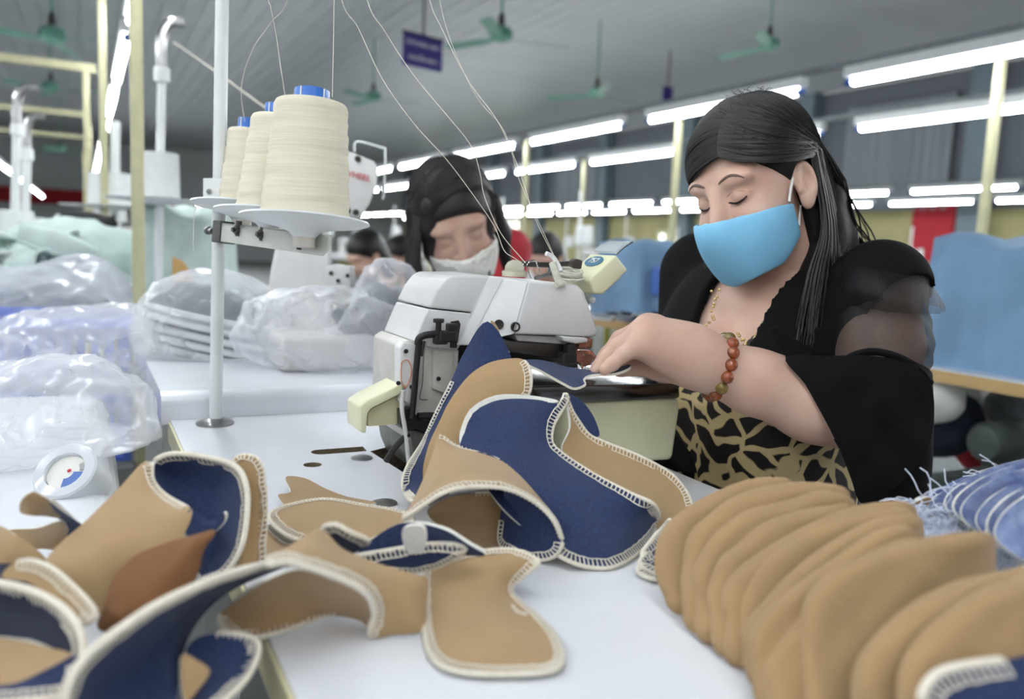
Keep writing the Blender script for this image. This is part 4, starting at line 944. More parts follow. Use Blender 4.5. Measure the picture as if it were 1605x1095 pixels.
# head in local coordinates: x = own left, y = forward, z = up; origin between the ears
def head_fn(p, ears=True, lids=True):
    ab = np.abs(p[:, 0]); q = p.copy(); q[:, 0] = ab
    d = sd_ell(p, (0, -.012, .042), (.074, .092, .082))
    d = smin(d, sd_ell(p, (0, .030, -.018), (.062, .058, .082)), .03)
    d = smin(d, sd_ell(p, (0, .042, -.075), (.044, .044, .040)), .03)
    d = smin(d, sd_ell(q, (.036, .060, -.032), (.028, .026, .028)), .022)
    d = smin(d, sd_ell(q, (.028, .072, .034), (.030, .014, .012)), .018)
    d = smax(d, -sd_ell(q, (.033, .096, .010), (.020, .016, .011)), .012)
    if lids: d = smin(d, sd_ell(q, (.031, .0705, .009), (.0165, .0135, .0125)), .006)
    d = smin(d, sd_cone(p, (0, .084, .014), (0, .104, -.028), .008, .0115), .016)
    d = smin(d, sd_ell(q, (.013, .093, -.030), (.009, .010, .008)), .008)
    d = smin(d, sd_cone(q, (0, .083, -.062), (.02, .076, -.058), .008, .005), .010)
    d = smin(d, sd_ell(p, (0, .078, -.100), (.02, .014, .014)), .015)
    if ears:
        th = math.radians(22); c_, s_ = math.cos(th), math.sin(th)
        M = np.array([[c_, s_, 0], [-s_, c_, 0], [0, 0, 1]], np.float32).T
        e = sd_ell(q, (.078, -.010, -.004), (.008, .0175, .031), M)
        e = smin(e, sd_ell(q, (.077, -.004, -.031), (.0065, .009, .012), M), .008)
        e = smax(e, -sd_ell(q, (.087, -.006, .002), (.0105, .0112, .021), M), .003)
        e = smin(e, sd_cone(q, (.0795, -.002, .012), (.0775, .004, -.012), .004, .004), .005)
        d = smin(d, e, .006)
    d = smin(d, sd_cone(p, (0, -.022, -.05), (0, -.045, -.17), .052, .050), .02)
    return d
HS = .87                                                   # head size factor of the main figure
def to_world(Pl, c, axes):
    if len(axes) > 3: Pl = np.asarray(Pl)*axes[3]
    A = np.array([list(axes[0]), list(axes[1]), list(axes[2])]); return np.array(c)+np.asarray(Pl)@A
def to_local(Pw, c, axes):
    A = np.array([list(axes[0]), list(axes[1]), list(axes[2])]); return (Pw-np.array(c))@A.T
class NB:
    def __init__(s): s.v = []; s.f = []; s.n = 0
    def add(s, V, F): s.v.append(np.asarray(V)); s.f.append(np.asarray(F)+s.n); s.n += len(V)
    def build(s, name, m, parent):
        V = np.vstack(s.v); Fq = np.vstack(s.f); me = bpy.data.meshes.new(name)
        me.vertices.add(len(V)); me.vertices.foreach_set('co', V.astype(np.float32).ravel())
        me.loops.add(Fq.size); me.loops.foreach_set('vertex_index', Fq.astype(np.int32).ravel())
        me.polygons.add(len(Fq)); me.polygons.foreach_set('loop_start', np.arange(0, Fq.size, 4, dtype=np.int32)); me.polygons.foreach_set('loop_total', np.full(len(Fq), 4, np.int32))
        me.update(calc_edges=True); me.validate(); me.materials.append(m); me.polygons.foreach_set('use_smooth', [True]*len(me.polygons))
        o = bpy.data.objects.new(name, me); COL.objects.link(o)
        if parent: adopt(o, parent)
        return o
def relax(V, F, it):
    F = np.asarray(F); e = np.vstack([F[:, [0, 1]], F[:, [1, 2]], F[:, [2, 3]], F[:, [3, 0]]]); e = np.vstack([e, e[:, ::-1]])
    n = np.bincount(e[:, 0], minlength=len(V)).astype(float); n[n == 0] = 1
    for k in range(it):
        for lam in (.5, -.52):
            a = np.stack([np.bincount(e[:, 0], V[e[:, 1], c], len(V)) for c in range(3)], 1)/n[:, None]; V = V+lam*(a-V)
    return V
def blob(fn, lo, hi, h, name=None, m=None, parent=None, fix=None, sm=0):
    V, F = surfnet(fn, lo, hi, h)
    if sm: V = relax(V, F, sm)
    if fix: V = fix(V)
    if name:
        nb = NB(); nb.add(V, F); return nb.build(name, m, parent)
    return V, F
A3 = lambda *p: np.array(p, np.float32)

# ================================================================ the smiling woman
HC = P(1186, 300, 1.09)                                     # head centre
f_ = Vector((-.80, -.60, -.36)); HA = rot_axes(f_, (-.15, .10, 1))+(HS,)
wo = thing('person', 'smiling woman in sky blue mask, black sheer sleeves and giraffe print dress, sewing', 'person', (HC.x+.1, HC.y+.05, 0))
BF = Vector((-.887, -.461, 0)).normalized(); BLf = Vector((.461, -.887, 0)); # body forward, body left
SL = P(1380, 452, 1.02); SR = SL-BLf*.33; SR.z += .0
NK = (SL+SR)/2+Vector((0, 0, .035))
WR = P(1118, 574, .935); EL = P(1366, 668, .95)
PEL = NK-BF*.12; PEL.z = .50
body = NB()
V, F = surfnet(lambda p: head_fn(p), (-.105, -.125, -.19), (.105, .135, .14), .0026); body.add(to_world(V, HC, HA), F)
CH = NK+BF*.045-UP*.15; AB = NK+BF*.02-UP*.33
def torso_fn(p, inf=0):
    T = np.array([list(BLf), list(BF), [0, 0, 1]], np.float32)
    def loc(c): return (p-np.array(c, np.float32))@T.T
    d = sd_ell(loc(NK-UP*.09), (0, 0, 0), (.145, .072, .085))
    d = smin(d, sd_ell(loc(CH), (0, 0, 0), (.150, .095, .14)), .05)
    d = smin(d, sd_ell(loc(CH+BF*.055-UP*.05+BLf*.065), (0, 0, 0), (.07, .06, .075)), .04)
    d = smin(d, sd_ell(loc(CH+BF*.055-UP*.05-BLf*.065), (0, 0, 0), (.07, .06, .075)), .04)
    d = smin(d, sd_ell(loc(AB), (0, 0, 0), (.150, .115, .16)), .06)
    d = smin(d, sd_ell(loc(PEL), (0, 0, 0), (.18, .15, .13)), .08)
    return d-inf
nb_ = to_world(np.array([[0, -.045, -.15]]), HC, HA)[0]
def skin_body(p):
    d = torso_fn(p)
    d = smin(d, sd_cone(p, A3(*nb_)+A3(0, 0, .06), A3(*NK)-A3(0, 0, .03), .05, .055), .04)
    d = smin(d, chain(p, [(A3(*SL), .045), (A3(*((SL+EL)/2+Vector((.006, 0, .01)))), .041), (A3(*EL), .036)], .03), .03)
    d = smin(d, chain(p, [(A3(*SR), .042), (A3(*(SR+BF*.03-UP*.2)), .034), (A3(*(SR+BF*.20-UP*.29+BLf*.05)), .026)], .03), .03)
    return d
lo = [min(SL.x, SR.x, PEL.x)-.35, min(SL.y, EL.y)-.1, .34]; hi = [max(SL.x, PEL.x)+.28, SR.y+.2, NK.z+.1]
V, F = surfnet(skin_body, lo, hi, .009); body.add(V, F)
# thighs under the table
def legs(p):
    d = None
    for s in (-1, 1):
        a = PEL+BLf*(.09*s)-UP*.02; k_ = a+BF*.36+UP*.02; f2 = k_-UP*.40+BF*.02; t2 = f2+BF*.15-UP*.02
        e = chain(p, [(A3(*a), .085), (A3(*k_), .06), (A3(*f2), .04), (A3(*t2), .028)], .03); d = e if d is None else np.minimum(d, e)
    return d
# ---- forearm + hand (her left), fingers resting on the cloth
fa_dir = (WR-EL).normalized()
def hand_fn(p):
    d = chain(p, [(A3(*EL), .038), (A3(*(EL*.62+WR*.38+Vector((0, 0, .004)))), .042), (A3(*(EL*.25+WR*.75)), .032), (A3(*WR), .0265)], .03)
    kn = [P(1026, 512, .952), P(1016, 512, .932), P(1010, 520, .915), P(1008, 534, .90)]   # knuckles index..little (index is far side)
    wc = P(1085, 553, .93)
    pal = sd_cone(p, A3(*WR), A3(*wc), .026, .025)
    for q in kn: pal = smin(pal, sd_cone(p, A3(*wc), A3(*q), .021, .0125), .022)
    pal = smin(pal, sd_cone(p, A3(*P(1080, 578, .92)), A3(*P(1018, 548, .90)), .018, .013), .02)
    d = smin(d, pal, .025)
    fing = [[P(1026, 512, .952), P(985, 530, .965), P(962, 556, .960), P(946, 578, .952)],
            [P(1016, 512, .932), P(972, 532, .942), P(950, 558, .938), P(933, 580, .930)],
            [P(1010, 520, .915), P(968, 543, .917), P(950, 562, .913), P(936, 580, .908)],
            [P(1008, 534, .90), P(976, 556, .897), P(960, 570, .893), P(947, 579, .890)]]
    rad = [(.0125, .0100, .0088, .0070), (.0125, .0102, .0090, .0072), (.0120, .0098, .0086, .0070), (.0112, .0086, .0076, .0064)]
    ff = None
    for pts, r in zip(fing, rad):
        e = chain(p, [(A3(*q), rr_) for q, rr_ in zip(pts, r)], .004); ff = e if ff is None else smin(ff, e, .0025)
    d = smin(d, ff, .009)
    # thumb below the palm
    th_ = chain(p, [(A3(*P(1075, 585, .945)), .015), (A3(*P(1030, 578, .95)), .0125), (A3(*P(998, 574, .955)), .0105), (A3(*P(972, 580, .955)), .0085)], .006)
    return smin(d, th_, .010)
allh = [P(925, 600, .93), P(1420, 720, .9), P(1010, 490, .99), P(1420, 600, 1.0)]
lo = [min(q.x for q in allh)-.01, .85, min(q.z for q in allh)-.03]; hi = [max(q.x for q in allh), 1.0, max(q.z for q in allh)+.01]
V, F = surfnet(hand_fn, lo, hi, .0024); body.add(V, F)
V, F = surfnet(legs, (PEL.x-.6, PEL.y-.45, .0), (PEL.x+.25, PEL.y+.3, .62), .012); body.add(V, F)
body_o = body.build('body', M_skin, wo)
def hl(x, y, z): return Vector(to_world(np.array([[x, y, z]]), HC, HA)[0])
# facial features as thin geometry on the skin
M_brow = mat('dark_brow', (104, 84, 76), .8, var=.3, scale=300); M_lash = mat('eyelash', (26, 20, 18), .6)
M_blush = mat('warm_lip', (176, 110, 100), .6)
def head_proj(x, z, off=.0006):
    """point on the front of the head surface at local x,z"""
    ys = np.linspace(.13, .0, 131, dtype=np.float32); pts = np.stack([np.full(131, x), ys, np.full(131, z)], 1).astype(np.float32)
    d = head_fn(pts, ears=False); i = np.argmax(d < 0); return hl(x, float(ys[i])+off, z)
for s in (-1, 1):
    m = MB(); pts = [head_proj(s*x, z, .0002) for x, z in ((.013, .033), (.022, .0375), (.033, .0400), (.044, .0375), (.052, .032))]
    m.tube(crom(pts, 6), [.0008+.0012*math.sin(math.pi*min(1, (k+3)/27)) for k in range(25)], 6); m.build('eyebrow', M_brow, body_o, True)
    m = MB(); pts = [head_proj(s*x, z, .0003) for x, z in ((.017, .004), (.024, .0015), (.031, .0008), (.038, .0024), (.0455, .0065))]
    m.tube(crom(pts, 6), [.0007+.0009*math.sin(math.pi*(k+2)/28) for k in range(25)], 5)
    for k, q in enumerate(crom(pts, 3)[2:]):
        q = Vector(q); e_ = q+HA[1]*.005-HA[2]*.004+HA[0]*(s*.0012); m.tube([q, e_], [.0004, .00015], 3)
    m.build('eyelashes', M_lash, body_o)
    m = MB(); pts = [head_proj(s*x, z, .00005) for x, z in ((.017, .013), (.025, .0165), (.033, .017), (.042, .0145), (.049, .010))]
    m.tube(crom(pts, 6), .0006, 5); m.build('eyelid_crease', mat('skin_crease', (168, 118, 98), .6), body_o, True)
# mask: a cloth shell over nose, mouth and chin
M_mask = mat('sky_blue_mask_cloth', (126, 190, 226), .8, var=.06, scale=30, bump=.25, bscale=150)
def mask_base(p):
    d = head_fn(p, ears=False)
    d = smin(d, sd_ell(p, (0, .058, -.060), (.047, .056, .052)), .03)
    d = smin(d, sd_ell(p, (0, .070, -.035), (.026, .044, .034)), .03)
    return d
def mask_fn(p):
    d = mask_base(p); ab = np.abs(p[:, 0])
    sh = np.maximum(d-.0075, -(d-.0035))
    top = p[:, 2]-(-.012-.10*ab+.00*p[:, 1]-1.6*np.maximum(0, .055-p[:, 1])*.12)     # upper hem
    bot = (-.116+.25*ab+.55*np.maximum(0, .05-p[:, 1]))-p[:, 2]
    back = (.010+.25*(p[:, 2]+.05))-p[:, 1]
    return smax(smax(sh, np.maximum(top, bot), .002), back, .002)
mask_o = blob(mask_fn, (-.09, -.02, -.14), (.09, .135, .01), .0022, 'face_mask', M_mask, wo, lambda V: to_world(V, HC, HA))
M_loop = mat('white_elastic', (232, 232, 228), .7)
for s in (-1, 1):
    def side(y, z, off=.003):
        xs = np.linspace(.11, .0, 111, dtype=np.float32); pts = np.stack([s*xs, np.full(111, y), np.full(111, z)], 1).astype(np.float32)
        d = mask_base(pts); i = np.argmax(d < 0); return hl(s*(float(xs[i])+off), y, z)
    pts = [side(.026, -.022, .007), side(.012, -.004), side(0, .014), side(-.008, .024, .004)]
    MB().tube(crom(pts, 6), .0017, 8).build('ear_loop', M_loop, mask_o, True)
    MB().tube(crom([side(.004, -.062, .007), side(-.004, -.05, .004), side(-.012, -.036, .004)], 6), .0014, 8).build('ear_loop', M_loop, mask_o, True)

# ---- hair
CR = np.array([.074, .092, .082])+.010; CC = np.array([0, -.014, .044])
def scalp(uvec, lift=0): 
    n_ = np.array(uvec, float); n_ /= np.linalg.norm(n_); return Vector(to_world((CC+n_*(CR+lift))[None], HC, HA)[0])
def hair_cap(p):
    d = sd_ell(p, CC, CR-.0045)
    cut = (1.05*p[:, 1]-.013)-p[:, 2]                  # hairline: forehead to behind the ear
    cut = cut+.012*np.clip(-p[:, 0]/.06, -1, 1)*0
    back = sd_ell(p, (0, -.05, -.06), (.078, .055, .14))
    e = smax(d, cut/1.45, .006)
    return smin(e, np.maximum(back, p[:, 1]+.018), .02)
blob(hair_cap, (-.10, -.13, -.21), (.10, .10, .15), .0035, 'hair_base', M_hairbase, wo, lambda V: to_world(V, HC, HA))
def slerp(a, b, t_):
    a = np.array(a, float)/np.linalg.norm(a); b = np.array(b, float)/np.linalg.norm(b); w_ = math.acos(max(-1, min(1, a@b)))
    return (math.sin((1-t_)*w_)*a+math.sin(t_*w_)*b)/math.sin(w_) if w_ > 1e-4 else a
m = MB(); rs = random.Random(5)
def sbez(a, mi, b, t_):
    a, mi, b = [np.array(q, float)/np.linalg.norm(q) for q in (a, mi, b)]; q = (1-t_)**2*a+2*t_*(1-t_)*mi+t_*t_*b; return q/np.linalg.norm(q)
def strand(a, mi, b, hang, n1=11, n2=8):
    li = rs.uniform(-.0005, .0045); r = rs.uniform(.0007, .0015)
    pts = [scalp(sbez(a, mi, b, k/n1), li+.003*math.sin(math.pi*k/n1)) for k in range(n1+1)]
    if hang:
        c = crom([pts[-2], pts[-1]]+hang, 4)[5:]; pts += [Vector(q) for q in c]
    L_ = len(pts); m.tube(pts, [r*(1-.75*max(0, (k/(L_-1)-.6)/.4)) for k in range(L_)], 4, caps=False)
# part line from crown to forehead (own left of centre)
def part(t_): q_ = lerp(math.radians(112), math.radians(16), t_); return (.20+.06*t_, math.cos(q_), math.sin(q_))
for k in range(1500):                                    # her left side: back over the ear and down
    t_ = rs.random()**.7; a = part(t_); ph = min(1, max(0, (1-t_)*.9+rs.uniform(-.15, .3)*(1-t_*.5)))
    ph2 = min(1, max(0, ph*.45+rs.random()*.65)); mi = (lerp(.85, .90, ph), lerp(.76, -.25, ph)+rs.uniform(-.05, .05), lerp(-.12, .75, ph)+rs.uniform(-.04, .06))
    b = (.95, lerp(-.22, -.62, ph2)+rs.uniform(-.08, .06), lerp(.02, -.22, ph2)+rs.uniform(-.12, .12))
    e_ = rs.uniform(-1, 1)
    e2 = rs.uniform(-.016, .016); hang = [P(lerp(1290, 1318, ph2)+5*e_, lerp(352, 330, ph2), lerp(1.035, 1.10, ph2)+e2*.5), P(lerp(1270, 1336, ph2)+12*e_, 430, lerp(1.02, 1.09, ph2)+e2), P(lerp(1256, 1346, ph2**1.2)+16*e_, rs.uniform(505, 560)-ph2*100, lerp(.985, 1.07, ph2)+e2*.6)]
    strand(a, mi, b, hang)
for k in range(800):                                    # fringe side: over the brow to her right
    t_ = rs.random(); a = part(t_)
    mi = (lerp(-.35, -.62, t_), lerp(-.35, .90, t_)+rs.uniform(-.05, .05), lerp(1.0, .02, t_)+rs.uniform(-.03, .08))
    b = (-.93+rs.uniform(-.03, .03), lerp(-.4, .34, t_)+rs.uniform(-.06, .06), lerp(.05, -.22, t_)+rs.uniform(-.05, .05))
    if rs.random() < .5: hang = [hl(-.088, .03, -.03), hl(-.085, .02, -.10), P(1112+rs.uniform(-8, 12), 470+rs.uniform(-20, 30), 1.15)]
    else: hang = [hl(-.086, rs.uniform(-.02, .03), -.02), hl(-.088, rs.uniform(-.05, .01), -.11), P(1150+rs.uniform(-20, 20), 500+rs.uniform(-20, 40), 1.17)]
    strand(a, mi, b, hang)
for k in range(300):                                    # back of the head
    a = part(rs.random()*.25); b = (rs.uniform(-.5, .85), -.95, rs.uniform(-.1, .3)); mi = (b[0]*.6+.1, -.7, .8)
    strand(a, mi, b, [hl(rs.uniform(-.06, .07), -.115, -.06), hl(rs.uniform(-.06, .085), -.12, -.16), hl(rs.uniform(-.05, .11), -.10+rs.uniform(-.02, .02), -.24)])
for k in range(60):                                     # short flyaways at the crown
    a = np.array(part(rs.random()*.6))+np.array([rs.uniform(-.3, .3), rs.uniform(-.1, .1), 0]); p0 = scalp(a, .002); d_ = Vector((rs.uniform(-1, 1), rs.uniform(-.6, .6), rs.uniform(.2, .9))).normalized()
    m.tube(crom([p0, p0+d_*.008, p0+d_*.013+Vector((rs.uniform(-.006, .006), 0, -.002))], 3), .00035, 3)
o = m.build('hair', M_hair, wo, True); o['kind'] = 'stuff'
# solid lock volumes under the strands
def lock_fn(p):
    d = chain(p, [(A3(*P(1296, 310, 1.10)), .020), (A3(*P(1294, 370, 1.085)), .021), (A3(*P(1286, 440, 1.06)), .021), (A3(*P(1270, 495, 1.03)), .016), (A3(*P(1258, 530, 1.01)), .009)], .03)
    d = smin(d, chain(p, [(A3(*P(1305, 320, 1.125)), .020), (A3(*P(1318, 380, 1.12)), .016), (A3(*P(1330, 410, 1.11)), .010)], .03), .03)
    d = np.minimum(d, chain(p, [(A3(*P(1114, 400, 1.16)), .010), (A3(*P(1118, 445, 1.16)), .012), (A3(*P(1132, 500, 1.15)), .016), (A3(*P(1150, 520, 1.14)), .015)], .02))
    return d
c_ = P(1220, 420, 1.08)
blob(lock_fn, (c_.x-.18, .9, c_.z-.16), (c_.x+.16, 1.24, c_.z+.16), .0045, 'hair_lock', M_hairbase, wo)

# ---- dress with giraffe pattern
def giraffe():
    m_ = bpy.data.materials.new('giraffe_print_cloth'); m_.use_nodes = True; nt = m_.node_tree; b = nt.nodes['Principled BSDF']; N = nt.nodes.new; L = nt.links.new
    tc = N('ShaderNodeTexCoord'); nz = N('ShaderNodeTexNoise'); nz.inputs['Scale'].default_value = 14
    mx = N('ShaderNodeMixRGB'); mx.blend_type = 'LINEAR_LIGHT'; mx.inputs[0].default_value = .035
    L(tc.outputs['Object'], nz.inputs['Vector']); L(tc.outputs['Object'], mx.inputs[1]); L(nz.outputs['Color'], mx.inputs[2])
    vo = N('ShaderNodeTexVoronoi'); vo.feature = 'DISTANCE_TO_EDGE'; vo.inputs['Scale'].default_value = 24; L(mx.outputs[0], vo.inputs['Vector'])
    cr = N('ShaderNodeValToRGB'); cr.color_ramp.elements[0].position = .085; cr.color_ramp.elements[1].position = .115
    cr.color_ramp.elements[0].color = (*lin((202, 182, 136)), 1); cr.color_ramp.elements[1].color = (*lin((20, 13, 12)), 1)
    L(vo.outputs['Distance'], cr.inputs[0]); L(cr.outputs[0], b.inputs['Base Color']); b.inputs['Roughness'].default_value = .7
    return m_
M_gir = giraffe()
def dress_fn(p):
    d = torso_fn(p); sh = np.maximum(d-.006, -(d+.004))
    q = (p-np.array(NK, np.float32)); xl = q@np.array(BLf, np.float32); yf = q@np.array(BF, np.float32)
    neck = q[:, 2]+.155-.9*np.maximum(0, np.abs(xl)-.055)*2.2          # front neckline, rising at the straps
    return np.maximum(sh, np.where(yf > -.02, neck, q[:, 2]+.05))
lo = [NK.x-.32, NK.y-.32, .38]; hi = [NK.x+.32, NK.y+.32, NK.z+.05]
blob(dress_fn, lo, hi, .005, 'dress', M_gir, wo, sm=6)
# open cardigan: back, sides and front edges
def card_fn(p):
    d = torso_fn(p, .006)
    d = smin(d, sd_cone(p, A3(*SL), A3(*(SL*.9+EL*.1)), .052, .050), .03); d = smin(d, sd_cone(p, A3(*SR), A3(*(SR-UP*.06)), .060, .058), .03)
    sh = np.maximum(d-.008, -(d+.005))
    q = (p-np.array(NK, np.float32)); xl = q@np.array(BLf, np.float32); yf = q@np.array(BF, np.float32)
    low_ = np.maximum(0, -q[:, 2]-.17)*.9
    front = np.where(yf > .0, np.where(xl > 0, .092+low_-xl, .006+low_+xl), -1)     # open front
    arm = -(sd_cone(p, A3(*SL), A3(*(SL*.4+EL*.6)), .074, .074)) if False else np.full(len(p), -1.0)
    top = sd_cone(p, A3(*NK)-A3(0, 0, .06), A3(*NK)+A3(0, 0, .1), .075, .08)
    hem = (NK.z-.20)-p[:, 2]+.5*np.maximum(0, yf)
    sleeve = .040-sd_cone(p, A3(*(SL+BLf*.07)), A3(*(EL+BLf*.07)), .03, .03)
    return np.maximum(np.maximum(np.maximum(sh, front), -top), np.maximum(hem, -sd_cone(p, A3(*(SL+BLf*.035-UP*.03)), A3(*EL), .052, .05)))
blob(card_fn, lo, hi, .0045, 'cardigan', M_blackcloth, wo, sm=8)
# sleeves: sheer shoulder, opaque flared frill
def sheer(name, al, rgb):
    m_ = bpy.data.materials.new(name); m_.use_nodes = True; nt = m_.node_tree; nt.nodes.clear(); N = nt.nodes.new; L = nt.links.new
    out = N('ShaderNodeOutputMaterial'); tr = N('ShaderNodeBsdfTransparent'); b = N('ShaderNodeBsdfPrincipled'); mx = N('ShaderNodeMixShader')
    tc = N('ShaderNodeTexCoord'); nz = N('ShaderNodeTexNoise'); nz.inputs['Scale'].default_value = 30; nz.inputs['Detail'].default_value = 4; L(tc.outputs['Object'], nz.inputs[0])
    ma = N('ShaderNodeMath'); ma.operation = 'MULTIPLY_ADD'; ma.inputs[1].default_value = .25; ma.inputs[2].default_value = al-.12; L(nz.outputs[0], ma.inputs[0])
    b.inputs['Base Color'].default_value = (*lin(rgb), 1); b.inputs['Roughness'].default_value = .6
    L(ma.outputs[0], mx.inputs[0]); L(tr.outputs[0], mx.inputs[1]); L(b.outputs[0], mx.inputs[2]); L(mx.outputs[0], out.inputs[0]); return m_
M_sheer = sheer('sheer_black_chiffon', .62, (22, 22, 24)); M_puff = sheer('sheer_black_ruffle', .45, (26, 26, 28))
def loft(name, rings, m_, parent, n=40, thick=0, fold=0, nf=9):
    """rings: (centre, axisA, axisB) half-axes vectors"""
    ks = 8; rr = crom([np.r_[np.array(c), np.array(a), np.array(b)] for c, a, b in rings], ks); vs = []; fs = []
    for i, q in enumerate(rr):
        c, a, b = Vector(q[:3]), Vector(q[3:6]), Vector(q[6:9]); t_ = i/(len(rr)-1)
        for k in range(n):
            an = 2*math.pi*k/n; w_ = 1+fold*t_*math.sin(nf*an+.7*math.sin(3*an)); vs.append(c+a*(math.cos(an)*w_)+b*(math.sin(an)*w_))
    for i in range(len(rr)-1):
        for k in range(n): k2 = (k+1) % n; fs.append([i*n+k, i*n+k2, (i+1)*n+k2, (i+1)*n+k])
    return mesh_obj(name, vs, fs, m_, parent, True)
def ringpx(c, a, b): c = P(*c); return (c, P(*a)-c, P(*b)-c)
def sheer_fn(p):
    d = chain(p, [(A3(*(SL+UP*.004)), .053), (A3(*((SL+EL)/2+Vector((.006, 0, .01)))), .049), (A3(*EL), .045)], .03)
    return d+.0016*np.sin(p[:, 2]*260+p[:, 0]*120)*np.sin(p[:, 0]*190)
lo2 = [min(SL.x, EL.x)-.09, min(SL.y, EL.y)-.09, EL.z-.07]; hi2 = [max(SL.x, EL.x)+.09, max(SL.y, EL.y)+.09, SL.z+.09]
blob(sheer_fn, lo2, hi2, .005, 'sheer_sleeve', M_sheer, wo)
loft('puff_shoulder', [ringpx((1340, 400, 1.08), (1312, 396, 1.08), (1342, 408, 1.03)), ringpx((1378, 418, 1.04), (1318, 410, 1.05), (1385, 428, .955)), ringpx((1396, 452, 1.02), (1318, 436, 1.02), (1402, 466, .935)), ringpx((1400, 478, 1.01), (1322, 470, 1.015), (1404, 490, .938))], M_puff, wo, fold=.045, nf=15)
cpt = [(1312, 572), (1340, 556), (1372, 551), (1410, 560), (1440, 578), (1458, 600)]
MB().tube(crom([P(x, y, .905+.012*abs(k-2)) for k, (x, y) in enumerate(cpt)], 6), .0042, 8).build('sleeve_band', M_blackcloth, wo, True)
loft('sleeve_frill', [ringpx((1398, 585, .965), (1398, 560, .895), (1462, 590, .985)), ringpx((1385, 630, .95), (1360, 575, .90), (1462, 660, .95)), ringpx((1345, 655, .935), (1295, 568, .915), (1445, 745, .93)), ringpx((1312, 655, .925), (1258, 562, .92), (1385, 760, .92)), ringpx((1284, 648, .918), (1232, 560, .925), (1340, 745, .905))], M_blackcloth, wo, fold=.03, nf=6)
# drape of the frill hanging below the elbow
sheet(wo, [(1232, 560, .912), (1262, 602, .898), (1290, 652, .89), (1316, 704, .888), (1334, 750, .89), (1350, 788, .892), (1385, 776, .894), (1420, 746, .896), (1452, 706, .90), (1463, 650, .905), (1456, 598, .90), (1420, 570, .893), (1372, 558, .893), (1300, 558, .90)], M_blackcloth, M_blackcloth, stitch=None, fname='frill_drape', bname='drape_back', bulge=.012, wave=.006, rim=M_blackcloth, thick=.002)
# right sleeve hanging on the far side
loft('far_sleeve', [ringpx((1096, 470, 1.27), (1062, 470, 1.27), (1096, 470, 1.20)), ringpx((1090, 540, 1.25), (1052, 545, 1.25), (1090, 540, 1.18)), ringpx((1085, 640, 1.20), (1040, 640, 1.2), (1085, 640, 1.12)), ringpx((1078, 740, 1.16), (1015, 735, 1.16), (1080, 740, 1.08))], M_blackcloth, wo, fold=.04)
# beaded gold trim on the neckline
m = MB(); rs = random.Random(2)
for (x0, y0, x1, y1, Yd) in ((1122, 452, 1108, 530, 1.05), (1160, 525, 1175, 560, 1.03), (1245, 562, 1290, 562, .985)):
    for k in range(14):
        t_ = k/13; m.ball(P(lerp(x0, x1, t_)+rs.uniform(-6, 6), lerp(y0, y1, t_)+rs.uniform(-2, 2), Yd), .0022, 6)
o = m.build('bead_trim', mat('gold_bead', (214, 190, 130), .25, metal=.7), wo, True); o['kind'] = 'stuff'
# ---- bead bracelet
br = thing('bead_bracelet', 'amber and green glass bead bracelet on the woman\'s wrist', 'bracelet', WR)
M_amb = mat('amber_bead', (168, 78, 26), .12, var=.3, scale=60, trans=.2, coat=.6, rgb2=(120, 62, 24)); M_grn = mat('olive_bead', (132, 110, 40), .12, var=.3, scale=60, trans=.2, coat=.6)
bc = P(1127, 575, .936); bx1 = (_up*.97+_rt*.12); bx1 = (bx1-fa_dir*bx1.dot(fa_dir)*.7).normalized(); bx2_ = fa_dir.cross(bx1).normalized()
for k in range(15):
    an = 2*math.pi*(k+.5)/15; q = bc+bx1*(.0345*math.cos(an))+bx2_*(.0345*math.sin(an))
    MB().ball(q, .0074, 14).build('bead', M_grn if k in (0, 14, 5, 9) else M_amb, br, True)
mo = MB().ball(P(1140, 588, .9085), .0018, 8); mo.build('mole', mat('mole_skin', (130, 88, 78), .6), body_o)

